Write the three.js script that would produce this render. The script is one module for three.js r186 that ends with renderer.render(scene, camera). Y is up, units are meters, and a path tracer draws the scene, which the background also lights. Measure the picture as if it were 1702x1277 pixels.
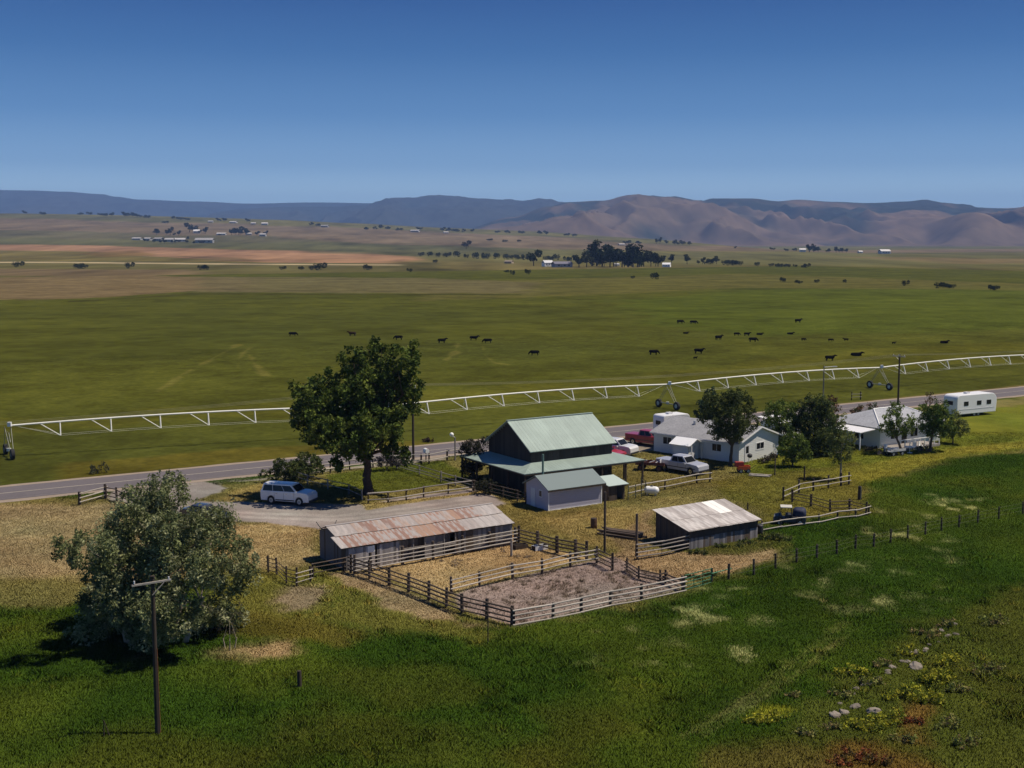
import * as THREE from 'three';
import { mergeGeometries } from 'three/addons/utils/BufferGeometryUtils.js';
import { MarchingCubes } from 'three/addons/objects/MarchingCubes.js';

// ------------------------------------------------------------------ camera, sky, sun, exposure
const F = 2050, W = 1702, HGT = 1277, EYE = 25, HORIZON = 400;          // pixel focal length and picture size of the photograph
const PITCH = Math.atan((HGT / 2 - HORIZON) / F);
const scene = new THREE.Scene();
const camera = new THREE.PerspectiveCamera(2 * Math.atan(HGT / 2 / F) * 180 / Math.PI, W / HGT, 1, 40000);
camera.position.set(0, EYE, 0);
camera.rotation.x = -PITCH;
camera.updateMatrixWorld();
const renderer = new THREE.WebGLRenderer({ antialias: true });
renderer.setSize(1024, 768);
renderer.toneMapping = THREE.LinearToneMapping;
renderer.toneMappingExposure = 1.0;
renderer.shadowMap.enabled = true;
{
  // clear dry-summer sky: pale at the horizon, quickly deepening to blue
  const w = 256, h = 720, d = new Float32Array(w * h * 4);
  const stops = [[0, .54, .84, 1.08], [2.24, .53, .83, 1.07], [3.35, .275, .505, .78], [5.6, .114, .285, .565], [8.4, .042, .157, .397], [11.2, .015, .083, .287], [16, .013, .066, .235], [30, .011, .054, .2], [90, .011, .047, .185]];
  for (let y = 0; y < h; y++) {
    const e = Math.max(0, (y + .5) / h * 180 - 90);
    let k = 0; while (k < stops.length - 2 && stops[k + 1][0] < e) k++;
    const [e0, ...a] = stops[k], [e1, ...b] = stops[k + 1], t = Math.min(1, (e - e0) / (e1 - e0));
    for (let x = 0; x < w; x++) { const i = (y * w + x) * 4; for (let c = 0; c < 3; c++) d[i + c] = a[c] + (b[c] - a[c]) * t; d[i + 3] = 1; }
  }
  const sky = new THREE.DataTexture(d, w, h, THREE.RGBAFormat, THREE.FloatType);
  sky.mapping = THREE.EquirectangularReflectionMapping; sky.magFilter = THREE.LinearFilter; sky.needsUpdate = true;
  scene.background = sky; scene.environment = sky;
}
const sun = new THREE.DirectionalLight(0xfff3e0, 5);
sun.position.set(100, 178, -5);                                          // high, from the right and a little from beyond the farm
sun.target.position.set(0, 0, -110); sun.position.z += -110;
sun.castShadow = true; sun.shadow.mapSize.set(4096, 4096);
Object.assign(sun.shadow.camera, { left: -140, right: 140, top: 140, bottom: -140, near: 1, far: 600 });
scene.add(sun, sun.target);
scene.fog = new THREE.FogExp2(new THREE.Color().setRGB(.33, .53, 1), 7.8e-5);

// ------------------------------------------------------------------ helpers
function rng(seed) { let a = seed >>> 0; return () => { a = (a + 0x6D2B79F5) | 0; let t = Math.imul(a ^ (a >>> 15), 1 | a); t = (t + Math.imul(t ^ (t >>> 7), 61 | t)) ^ t; return ((t ^ (t >>> 14)) >>> 0) / 4294967296; }; }
const R = rng(20260), rr = (a, b, r = R) => a + (b - a) * r();
const clamp = (v, a = 0, b = 1) => v < a ? a : v > b ? b : v, mix = (a, b, t) => a + (b - a) * t;
const sstep = (a, b, v) => { const t = clamp((v - a) / (b - a)); return t * t * (3 - 2 * t); };
const PERM = new Float32Array(65536); { const q = rng(7); for (let i = 0; i < 65536; i++) PERM[i] = q(); }
function vnoise(x, y) {
  const xi = Math.floor(x), yi = Math.floor(y); let u = x - xi, v = y - yi; u = u * u * (3 - 2 * u); v = v * v * (3 - 2 * v);
  const h = (a, b) => PERM[((a * 374761 + b * 668265) ^ (b * 1274126 + (a << 7))) & 65535];
  const a = h(xi, yi), b = h(xi + 1, yi), c = h(xi, yi + 1), d = h(xi + 1, yi + 1);
  return a + (b - a) * u + (c - a) * v + (a - b - c + d) * u * v;
}
function fbm(x, y, n = 3) { let s = 0, a = .5, t = 0; for (let i = 0; i < n; i++) { s += a * vnoise(x, y); t += a; a *= .5; x = x * 2.03 + 17.1; y = y * 2.03 + 9.7; } return s / t; }
const RGB = (r, g, b) => new THREE.Color().setRGB(r, g, b);
const S = (r, g, b) => { const c = new THREE.Color().setRGB(r / 255, g / 255, b / 255, THREE.SRGBColorSpace); return [c.r, c.g, c.b]; };   // sRGB bytes to linear
const enc = v => { v = clamp(v); return Math.round(255 * (v <= .0031308 ? v * 12.92 : 1.055 * Math.pow(v, 1 / 2.4) - .055)); };
function makeTex(w, h, fn, data = false) {                               // fn(u, v) -> linear [r, g, b] (or one value for data)
  const d = new Uint8Array(w * h * 4);
  for (let y = 0; y < h; y++) for (let x = 0; x < w; x++) {
    const c = fn((x + .5) / w, (y + .5) / h, x, y), i = (y * w + x) * 4;
    if (data) d[i] = d[i + 1] = d[i + 2] = Math.round(255 * clamp(c)); else { d[i] = enc(c[0]); d[i + 1] = enc(c[1]); d[i + 2] = enc(c[2]); }
    d[i + 3] = 255;
  }
  const t = new THREE.DataTexture(d, w, h); t.magFilter = THREE.LinearFilter; t.minFilter = THREE.LinearFilter; t.wrapS = t.wrapT = THREE.RepeatWrapping;
  if (!data) t.colorSpace = THREE.SRGBColorSpace; t.needsUpdate = true; return t;
}
// terrain: flat valley floor round the farm, land rising gently to the far left
const RISE = [[-6000, 112], [-1800, 108], [-1450, 104], [-1100, 92], [-600, 74], [-250, 54], [120, 36], [370, 18], [740, 0]];
function riseAt(x) { if (x <= RISE[0][0]) return RISE[0][1]; for (let i = 1; i < RISE.length; i++) if (x < RISE[i][0]) return mix(RISE[i - 1][1], RISE[i][1], (x - RISE[i - 1][0]) / (RISE[i][0] - RISE[i - 1][0])); return 0; }
function landY(x, d) { if (d < 1450) return 0; const r = riseAt(x); return r <= 0 ? 0 : (r + 22) * sstep(1450, 5200, d) * sstep(0, 12, r) + (fbm(x / 420, d / 420, 2) - .5) * 9 * sstep(1500, 3200, d) * sstep(0, 30, r); }
// a pixel of the photograph only gives a direction; the distance comes from the ground (or from a height h above it)
function P(px, py, h = 0) {
  const x = (px - W / 2) / F, y = -(py - HGT / 2) / F, c = Math.cos(PITCH), s = Math.sin(PITCH);
  const dy = y * c - s, dz = -y * s - c;
  let t = (h - EYE) / dy;
  if (dy >= -1e-5 || t * -dz > 1450) {
    let q = 1300; const k = -dz; t = q / k;
    while (q < 15000) { t = q / k; if (EYE + dy * t < landY(x * t, q) + h) break; q *= 1.004; }
  }
  return new THREE.Vector3(x * t, Math.max(h, EYE + dy * t), dz * t);
}
const dist = p => -p.z, pxPerM = p => F / Math.hypot(p.x, p.z);
const THETA = 31.75 * Math.PI / 180, CT = Math.cos(THETA), ST = Math.sin(THETA);   // heading of the road and of most buildings
const toAB = (x, d) => [x * CT + d * ST, -x * ST + d * CT], fromAB = (a, b) => [a * CT - b * ST, a * ST + b * CT];

const used = {};
function numbered(n) { const k = used[n] = (used[n] ?? -1) + 1; return k ? n + '_' + String(k).padStart(3, '0') : n; }
function info(o, label, category, group, kind) { if (label) o.userData.label = label; if (category) o.userData.category = category; if (group) o.userData.group = group; if (kind) o.userData.kind = kind; return o; }
function thing(name, label, category, pos, turn = 0, group) {
  const o = new THREE.Group(); o.name = numbered(name); scene.add(o);
  if (pos.isVector3) o.position.copy(pos); else o.position.set(...pos);
  o.rotation.y = turn; return info(o, label, category, group);
}
function mesh(name, geo, mat, parent, pos, rot, scl) {
  const m = new THREE.Mesh(geo, mat); m.name = parent === scene ? numbered(name) : name; m.castShadow = m.receiveShadow = true;
  if (pos) m.position.set(...pos); if (rot) m.rotation.set(...rot); if (scl) m.scale.set(...scl); parent.add(m); return m;
}
const ground = (name, geo, mat) => info(mesh(name, geo, mat, scene), null, null, null, 'structure');
const UB = new THREE.BoxGeometry(1, 1, 1);
const UC = new THREE.CylinderGeometry(.46, .5, 1, 8), UC12 = new THREE.CylinderGeometry(.5, .5, 1, 14);
const box = (name, parent, mat, w, h, d, x, y, z, rot) => mesh(name, UB, mat, parent, [x, y, z], rot, [w, h, d]);
const V = (x, y, z) => new THREE.Vector3(x, y, z), UPV = V(0, 1, 0);
function bar(name, parent, mat, p, q, r, geo = UC, r2 = r) {             // round bar between two points
  const v = q.clone().sub(p), l = v.length(), m = mesh(name, geo, mat, parent);
  m.position.copy(p).addScaledVector(v, .5); m.quaternion.setFromUnitVectors(UPV, v.divideScalar(l)); m.scale.set(r * 2, l, r2 * 2); return m;
}
function tubeGeo(p, q, r0, r1, seg = 6) {                                // tapered tube as geometry
  const v = q.clone().sub(p), l = v.length(), g = new THREE.CylinderGeometry(r1, r0, l, seg, 1);
  g.applyQuaternion(new THREE.Quaternion().setFromUnitVectors(UPV, v.divideScalar(l))); g.translate((p.x + q.x) / 2, (p.y + q.y) / 2, (p.z + q.z) / 2); return g;
}
function slabGeo(pts, t) {                                               // roof plane with thickness: pts counter-clockwise seen from above
  const n = pts.length, pos = [], idx = [], uv = [];
  const o = pts[0], e1 = pts[1].clone().sub(o).normalize(), nn = e1.clone().cross(pts[n - 1].clone().sub(o)).normalize(), e2 = nn.clone().cross(e1);
  const put = p => { pos.push(p.x, p.y, p.z); const k = p.clone().sub(o); uv.push(k.dot(e1), k.dot(e2)); };
  const low = pts.map(p => p.clone().addScaledVector(nn, -t));
  pts.forEach(put); for (let i = 1; i < n - 1; i++) idx.push(0, i, i + 1);
  const b = pos.length / 3; low.forEach(put); for (let i = 1; i < n - 1; i++) idx.push(b, b + i + 1, b + i);
  for (let i = 0; i < n; i++) { const j = (i + 1) % n, c = pos.length / 3; [pts[i], pts[j], low[j], low[i]].forEach(put); idx.push(c, c + 2, c + 1, c, c + 3, c + 2); }
  const g = new THREE.BufferGeometry(); g.setAttribute('position', new THREE.Float32BufferAttribute(pos, 3)); g.setAttribute('uv', new THREE.Float32BufferAttribute(uv, 2)); g.setIndex(idx);
  const r = g.toNonIndexed(); r.computeVertexNormals(); return r;
}
function prismGeo(outline, depth) {                                      // outline [[x, y]...] extruded along z from 0 to -depth
  const s = new THREE.Shape(outline.map(([x, y]) => new THREE.Vector2(x, y)));
  const g = new THREE.ExtrudeGeometry(s, { depth, bevelEnabled: false }); g.translate(0, 0, -depth); return g;
}

// ------------------------------------------------------------------ materials
const M = (color, roughness = .9, more = {}) => new THREE.MeshStandardMaterial({ color: Array.isArray(color) ? RGB(...color) : color, roughness, ...more });
const earth = (color, more = {}) => new THREE.MeshPhysicalMaterial({ color: Array.isArray(color) ? RGB(...color) : color, roughness: 1, specularIntensity: 0, ...more });   // soil and growth: no sheen at all
const grain = makeTex(128, 512, (u, v) => { const n = fbm(u * 14, v * 3, 3), m = fbm(u * 40, v * 4 + 5, 2); const k = .55 + .5 * n + .25 * (m - .5); return [k, k * .97, k * .93]; });
const woodGrey = [.34, .27, .4, .22].map((v, i) => M([v, v * .93, v * .88], .92, { map: grain }));
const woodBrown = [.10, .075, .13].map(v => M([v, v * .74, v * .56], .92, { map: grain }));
const woodPale = [.55, .48, .42].map(v => M([v, v * .93, v * .84], .9, { map: grain }));
const woodDark = M([.055, .042, .034], .95, { map: grain });
const woodTar = M([.05, .035, .025], .95, { map: grain });
const steelGalv = M([.55, .56, .56], .45, { metalness: .55 });
const whitePaint = M([.78, .78, .76], .6), dullWhite = M([.6, .6, .62], .75);
const rubber = M([.02, .02, .02], .9), blackPlastic = M([.025, .025, .028], .6);
const darkGlass = new THREE.MeshPhysicalMaterial({ color: RGB(.012, .014, .017), roughness: .12, specularIntensity: .6 });
const wireMat = M([.2, .2, .13], .5, { metalness: .3 });

// ------------------------------------------------------------------ the land: patches of different cover, traced on the ground
function patch(pts, col, soft = 1, wob = 1, amt = 1, tuft = null, wisp = 0) {      // polygon in photo pixels laid onto the ground
  const poly = pts.map(([x, y]) => { const p = P(x, y); return [p.x, -p.z]; });
  let x0 = 1e9, x1 = -1e9, y0 = 1e9, y1 = -1e9; for (const [x, y] of poly) { x0 = Math.min(x0, x); x1 = Math.max(x1, x); y0 = Math.min(y0, y); y1 = Math.max(y1, y); }
  const m = soft + wob; return { poly, col, soft, wob, amt, tuft, wisp, box: [x0 - m, x1 + m, y0 - m, y1 + m] };
}
function inside(poly, x, y) {                                            // signed distance, positive inside
  let d = 1e18, c = false;
  for (let i = 0, j = poly.length - 1; i < poly.length; j = i++) {
    const [xi, yi] = poly[i], [xj, yj] = poly[j], ex = xj - xi, ey = yj - yi, t = clamp(((x - xi) * ex + (y - yi) * ey) / (ex * ex + ey * ey + 1e-9));
    const px = x - xi - ex * t, py = y - yi - ey * t; d = Math.min(d, px * px + py * py);
    if (yi > y !== yj > y && x < ex * (y - yi) / ey + xi) c = !c;
  }
  return c ? Math.sqrt(d) : -Math.sqrt(d);
}
function cover(list, base, x, d, ns = 1, out = [0, 0, 0]) {
  out[0] = base[0]; out[1] = base[1]; out[2] = base[2]; let tuft = null;
  for (const p of list) {
    const b = p.box; if (x < b[0] || x > b[1] || d < b[2] || d > b[3]) continue;
    const w = inside(p.poly, x, d) + (fbm(x / ns / 1.7 + p.poly[0][0], d / ns / 1.7, 3) - .5) * 2 * p.wob;
    let k = sstep(-p.soft, p.soft, w) * p.amt; if (k <= 0) continue;
    if (p.wisp) k *= sstep(.46, .7, fbm(x / .9 + d * .25, d / 1.7 - x * .2, 4)) * sstep(.3, .55, fbm(x / 3.2, d / 4, 2)) * sstep(.36, .6, fbm(x / .3, d / .5, 2));
    for (let c = 0; c < 3; c++) out[c] += (p.col[c] - out[c]) * k;
    if (k > .5 && p.tuft !== null) tuft = p.tuft;
  }
  out.tuft = tuft; return out;
}
// near side of the road
const cField = [.033, .062, .0065], cField2 = [.06, .088, .010], cDry = [.36, .235, .062], cDry2 = [.24, .17, .04], cLawn = [.125, .135, .018], cGravel = [.225, .195, .175], cDirt = [.235, .165, .115], cMauve = [.235, .185, .16], cOlive = [.125, .11, .026];
const near = [
  // farmyard: short rough grass between the road and the field
  patch([[-200, 830], [120, 826], [420, 800], [760, 757], [1100, 722], [1420, 690], [1900, 640], [1900, 735], [1588, 762], [1500, 790], [1430, 806], [1445, 852], [1262, 880], [1290, 930], [1140, 985], [852, 1042], [700, 1000], [520, 985], [360, 960], [100, 1010], [-200, 1010]], [.165, .142, .046], 1.5, 2.4, 1, .35),
  patch([[1210, 730], [1900, 650], [1900, 728], [1588, 760], [1500, 788], [1430, 806], [1300, 815], [1230, 800]], cLawn, 1.2, 1.5, 1, .3),
  patch([[1180, 800], [1420, 770], [1440, 850], [1262, 878], [1270, 850], [1215, 830]], [.135, .12, .024], 1, 1.5, 1, .3),
  patch([[1330, 790], [1588, 745], [1800, 720], [1800, 732], [1588, 758], [1500, 786], [1432, 800]], [.22, .195, .03], .8, 1, .8, .3),
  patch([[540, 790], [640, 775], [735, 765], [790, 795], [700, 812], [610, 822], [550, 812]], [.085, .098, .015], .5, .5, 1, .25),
  patch([[-100, 845], [240, 835], [330, 865], [300, 960], [-100, 960]], [.29, .225, .12], 1.5, 2, .9, .3),
  patch([[330, 868], [520, 872], [516, 900], [512, 935], [450, 950], [380, 930], [320, 900]], [.31, .235, .115], 1, 1.6, .9, .3),
  patch([[360, 830], [440, 800], [480, 810], [430, 838], [380, 838]], [.27, .2, .07], .6, .8, 1, .3),
  patch([[780, 815], [880, 835], [1000, 850], [1000, 915], [860, 878], [820, 850]], [.185, .15, .045], .8, 1, .9, .3),
  patch([[880, 862], [1005, 846], [1090, 828], [1190, 815], [1200, 830], [1090, 850], [1055, 920], [960, 905]], [.27, .205, .075], .8, 1.4, .75, .3),
  patch([[1015, 890], [1085, 845], [1092, 900], [1060, 925], [1020, 935]], [.23, .165, .085], .6, 1, .9, .25),
  patch([[1000, 930], [1060, 915], [1140, 915], [1260, 900], [1290, 928], [1220, 950], [1110, 965], [1040, 950]], [.3, .215, .115], .5, 1, .95, .3),
  patch([[1100, 905], [1255, 890], [1300, 905], [1240, 925], [1150, 922]], [.075, .082, .014], .5, 1, .9, .9),
  // gravel drive from the road round to the yard
  patch([[190, 812], [330, 797], [385, 812], [330, 832], [430, 836], [540, 838], [620, 838], [700, 824], [790, 812], [842, 838], [815, 846], [545, 882], [420, 868], [345, 868], [250, 845], [180, 832]], cGravel, .35, .7, 1, 0),
  patch([[1010, 742], [1060, 727], [1105, 722], [1102, 748], [1060, 752]], [.22, .19, .155], .5, .6, .9, 0),
  patch([[600, 838], [760, 822], [812, 812], [812, 818], [700, 835], [610, 848]], [.26, .2, .05], .25, .5, .8, .35),
  patch([[-200, 824], [113, 823], [420, 797], [745, 757], [745, 765], [560, 782], [430, 800], [-200, 830]], [.27, .225, .19], .4, .5, .8, 0),
  // wheel ruts worn into the gravel
  ...[0, 7].map(o => patch([[240, 822 + o], [330, 846 + o], [430, 852 + o], [560, 856 + o], [690, 842 + o], [780, 828 + o], [782, 831 + o], [692, 845.5 + o], [560, 860 + o], [430, 855.5 + o], [328, 849.5 + o], [236, 825 + o]], [.3, .265, .235], .25, .4, .7, 0)),
  // pens
  patch([[590, 938], [720, 908], [852, 880], [862, 905], [985, 928], [905, 945], [752, 985], [745, 1005]], [.34, .25, .125], .3, .4, 1, .22),
  patch([[780, 955], [850, 925], [900, 915], [960, 925], [900, 945], [790, 972]], [.27, .185, .085], .4, .8, .8, .15),
  patch([[752, 988], [905, 948], [1020, 925], [1060, 945], [1132, 965], [1132, 984], [990, 1014], [855, 1042], [770, 1012]], cMauve, .3, .5, 1, .1),
  // trampled verge outside the left pen fence and the rough growth beyond
  patch([[380, 950], [575, 952], [690, 1000], [800, 1045], [740, 1060], [560, 1040], [400, 1040], [330, 1000]], [.15, .14, .03], 2, 3.2, .95, .6),
  patch([[545, 955], [585, 950], [700, 1000], [820, 1046], [770, 1046], [640, 1012]], [.29, .21, .12], .5, 1.3, .9, .2),
  patch([[455, 1000], [490, 978], [535, 980], [548, 1000], [510, 1017], [470, 1018]], [.24, .175, .115], .8, 1.8, .85, .15),
  patch([[362, 1085], [400, 1068], [470, 1076], [480, 1088], [420, 1096]], [.3, .23, .12], .8, 1.8, .9, .25),
  patch([[205, 1095], [240, 1088], [250, 1096], [220, 1102]], [.25, .2, .07], .3, .8, 1, .2),
  patch([[380, 1020], [480, 1030], [600, 1050], [560, 1075], [440, 1065], [370, 1050]], [.10, .085, .017], .8, 1.5, .8, .7),
  // field in front: browner and redder growth, pale seed heads, yellow bloom
  patch([[430, 1195], [560, 1170], [700, 1215], [900, 1225], [960, 1290], [380, 1290]], [.07, .07, .011], 1.6, 3.4, .45, .8),
  patch([[560, 1120], [760, 1105], [820, 1150], [700, 1185], [540, 1165]], [.066, .068, .010], 1, 2, .45, .8),
  patch([[880, 1180], [990, 1190], [1040, 1290], [900, 1290]], [.07, .062, .011], 1.4, 3, .4, .8),
  patch([[100, 1210], [300, 1225], [420, 1260], [400, 1300], [60, 1300]], [.075, .075, .012], 1.5, 3, .45, .8),
  patch([[480, 1185], [620, 1150], [760, 1140], [700, 1160], [520, 1215], [400, 1240]], [.10, .105, .02], .8, 2, .4, .8, 1),
  patch([[1340, 1200], [1420, 1120], [1500, 1060], [1600, 1000], [1760, 960], [1760, 1300], [1280, 1300]], [.075, .085, .015], 1.4, 3, .85, .7),
  patch([[1360, 1300], [1390, 1248], [1450, 1238], [1510, 1262], [1530, 1300]], [.15, .075, .022], .8, 2, .6, .6),
  patch([[1470, 1200], [1530, 1165], [1560, 1180], [1540, 1240], [1490, 1240]], [.2, .1, .03], .6, 1.2, .7, .8),
  patch([[1200, 1245], [1330, 1240], [1390, 1300], [1180, 1300]], [.12, .095, .026], 1, 2.4, .6, .8),
  patch([[1235, 1190], [1270, 1172], [1315, 1182], [1290, 1200], [1240, 1205]], [.21, .2, .018], .4, .7, .9, .9),
  ...[[1545, 845, 60, 18], [1520, 866, 30, 7], [1385, 945, 42, 10], [1478, 925, 34, 9], [1555, 922, 20, 7], [1390, 975, 45, 8], [1460, 985, 36, 10], [1205, 990, 28, 6], [1345, 985, 20, 10], [1290, 1040, 36, 8], [1195, 1060, 45, 12], [1110, 1090, 24, 8], [1250, 1075, 30, 6], [990, 1058, 40, 5], [1500, 890, 40, 8], [1420, 1010, 40, 6], [1160, 1010, 30, 6], [1010, 1100, 24, 6]].map(([x, y, a, b]) =>
    patch([0, 1, 2, 3, 4, 5, 6, 7].map(k => [x + a * Math.cos(k * .785), y + b * Math.sin(k * .785)]), [.42, .42, .18], 2.2, 5, 1, .8, 1)),
  // a pair of wheel marks through the field
  ...[0, 30].map(o => patch([[1130 + o, 1224], [1200 + o, 1185], [1265 + o, 1140], [1330 + o, 1090], [1400 + o, 1036], [1408 + o, 1036], [1336 + o, 1092], [1271 + o, 1143], [1206 + o, 1188], [1136 + o, 1228]], [.16, .16, .05], .2, .45, .75, .3)),
];
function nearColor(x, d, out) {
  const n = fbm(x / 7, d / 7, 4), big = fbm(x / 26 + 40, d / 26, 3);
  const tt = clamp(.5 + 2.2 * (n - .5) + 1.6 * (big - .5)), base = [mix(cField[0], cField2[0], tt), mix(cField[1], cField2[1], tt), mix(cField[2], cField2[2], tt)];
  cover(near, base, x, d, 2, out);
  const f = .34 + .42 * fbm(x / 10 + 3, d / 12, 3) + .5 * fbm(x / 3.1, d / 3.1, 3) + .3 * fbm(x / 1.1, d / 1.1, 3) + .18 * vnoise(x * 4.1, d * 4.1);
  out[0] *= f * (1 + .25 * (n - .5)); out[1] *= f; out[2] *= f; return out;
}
const A0 = -60, A1 = 250, B0 = -10, BR = 129.2, B1 = BR;
{
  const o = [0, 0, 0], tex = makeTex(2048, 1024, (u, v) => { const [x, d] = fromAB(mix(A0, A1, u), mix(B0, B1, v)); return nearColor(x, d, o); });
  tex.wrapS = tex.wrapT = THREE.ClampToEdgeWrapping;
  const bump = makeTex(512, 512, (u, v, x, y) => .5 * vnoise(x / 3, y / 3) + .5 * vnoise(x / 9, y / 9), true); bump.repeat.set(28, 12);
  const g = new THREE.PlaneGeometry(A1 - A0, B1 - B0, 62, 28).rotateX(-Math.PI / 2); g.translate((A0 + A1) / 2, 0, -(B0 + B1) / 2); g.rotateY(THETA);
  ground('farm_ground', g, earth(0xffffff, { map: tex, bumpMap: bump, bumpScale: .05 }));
}
// far side of the road: irrigated pasture
const cPast = [.064, .068, .0115];
const past = [
  patch([[-300, 905], [113, 797], [740, 740], [1588, 652], [1900, 622], [1900, 634], [1588, 664], [740, 752], [113, 812]], [.16, .125, .04], 1, 1, .8),
  patch([[113, 770], [400, 745], [700, 735], [740, 742], [400, 775], [113, 800]], [.105, .085, .014], 1.5, 2, .7),
  patch([[-200, 715], [300, 680], [900, 640], [1500, 575], [1900, 560], [1900, 600], [1600, 606], [1100, 640], [500, 690], [-200, 735]], [.098, .092, .013], 3, 6, .5),
  patch([[1020, 500], [1250, 482], [1900, 470], [1900, 545], [1588, 548], [1250, 560], [1100, 540]], [.066, .082, .011], 10, 14, .75),
  patch([[700, 470], [1230, 455], [1900, 478], [1900, 485], [1230, 478], [1000, 490], [700, 500]], [.105, .092, .027], 8, 10, .6),
  patch([[-400, 452], [113, 455], [420, 462], [420, 485], [330, 484], [113, 497], [-400, 505]], [.165, .115, .062], 6, 14, .75),
  patch([[330, 460], [700, 462], [900, 470], [870, 488], [500, 487], [330, 486]], [.115, .098, .044], 6, 12, .8),
  patch([[113, 500], [330, 487], [863, 489], [863, 491], [330, 490], [113, 503]], [.05, .05, .01], 1, 2, .8),
  // tyre marks and cattle trails
  ...[[[[260, 650], [300, 622], [345, 598], [395, 572], [400, 573], [350, 600], [304, 624], [264, 652]]], [[[392, 612], [395, 595], [405, 583], [420, 575], [422, 577], [408, 585], [399, 597], [397, 612]]], [[[412, 590], [420, 605], [440, 625], [444, 625], [425, 604], [416, 589]]],
    [[[740, 598], [755, 585], [760, 570], [763, 570], [759, 586], [745, 599]]], [[[800, 575], [803, 590], [820, 605], [850, 608], [850, 606], [822, 602], [808, 589], [804, 575]]]].map(([q]) => patch(q, [.14, .125, .03], .7, 1.6, .5)),
];
function pastColor(x, d, o, fine) {
  const big = fbm(x / 70, d / 70, 4), n = fbm(x / 11, d / 11, 3), base = [cPast[0] * (.8 + .42 * big), cPast[1] * (.84 + .34 * big), cPast[2]];
  cover(past, base, x, d, 6, o); let f = .3 + .62 * n + .42 * fbm(x / 2.6, d / 2.6, 2) + .36 * fbm(x / 34 + 7, d / 20, 3);
  if (fine) f *= .62 + .46 * fbm(x / .8, d / .8, 2) + .3 * vnoise(x * 3.3, d * 3.3);
  o[0] *= f; o[1] *= f; o[2] *= f; return o;
}
for (const [name, a0, a1, b0, b1, tw, th, y] of [['pasture', -420, 900, BR, 900, 2048, 2048, -.03], ['pasture_edge', -170, 360, BR, 275, 2048, 1024, 0]]) {   // the strip next to the road shows single tufts
  const o = [0, 0, 0], tex = makeTex(tw, th, (u, v) => { const [x, d] = fromAB(mix(a0, a1, u), mix(b0, b1, v)); return pastColor(x, d, o, y === 0); });
  tex.wrapS = tex.wrapT = THREE.ClampToEdgeWrapping;
  const g = new THREE.PlaneGeometry(a1 - a0, b1 - b0, 66, 40).rotateX(-Math.PI / 2); g.translate((a0 + a1) / 2, y, -(b0 + b1) / 2); g.rotateY(THETA);
  ground(name, g, earth(0xffffff, { map: tex }));
}
// the wide valley floor beyond, to the foot of the hills
const far = [
  patch([[-300, 364], [113, 364], [600, 379], [900, 393], [1150, 409], [1900, 412], [1900, 417], [1150, 419], [700, 407], [113, 398], [-300, 396]], [.15, .112, .07], 60, 140, .9),   // dry rangeland upslope
  patch([[-300, 459], [1900, 479], [1900, 440], [1250, 440], [690, 430], [-300, 436]], [.098, .084, .026], 12, 30, .7),
  patch([[-300, 455], [400, 462], [300, 448], [-300, 445]], [.15, .105, .06], 12, 20, .7),
  patch([[-300, 434.8], [113, 435.2], [400, 438], [665, 439.6], [665, 441.2], [400, 440], [113, 437.2], [-300, 436.6]], [.36, .29, .17], 6, 4, .9),
  patch([[-300, 404], [113, 407], [350, 414], [560, 417], [660, 424], [700, 433], [650, 438], [420, 436], [300, 428], [113, 417], [-300, 414]], [.27, .155, .085], 20, 40, .95),
  patch([[-300, 418], [113, 417], [300, 428], [420, 436], [113, 433], [-300, 431]], [.14, .11, .03], 15, 40, .8),
  patch([[150, 420], [230, 416], [250, 424], [170, 428]], [.16, .10, .03], 15, 30, .8),
  patch([[300, 426], [400, 428], [450, 434], [340, 434]], [.10, .075, .03], 15, 30, .7),
  patch([[-300, 380], [430, 392], [800, 412], [1000, 425], [690, 425], [400, 412], [-300, 402]], [.085, .085, .036], 30, 80, .7),
  patch([[700, 434], [1250, 446], [1100, 452], [780, 448]], [.16, .13, .045], 12, 30, .6),
  patch([[1030, 455], [1110, 453], [1260, 462], [1250, 466], [1040, 462]], [.2, .165, .06], 8, 16, .7),
  patch([[1225, 446], [1330, 446], [1588, 454], [1900, 459], [1900, 469], [1588, 466], [1400, 462], [1290, 453]], [.055, .085, .02], 10, 16, 1),
  patch([[1180, 420], [1900, 424], [1900, 440], [1588, 446], [1300, 440]], [.105, .1, .036], 30, 60, .8),
  patch([[1380, 426], [1900, 432], [1900, 438], [1588, 438]], [.16, .11, .055], 30, 60, .6),
];
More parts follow.
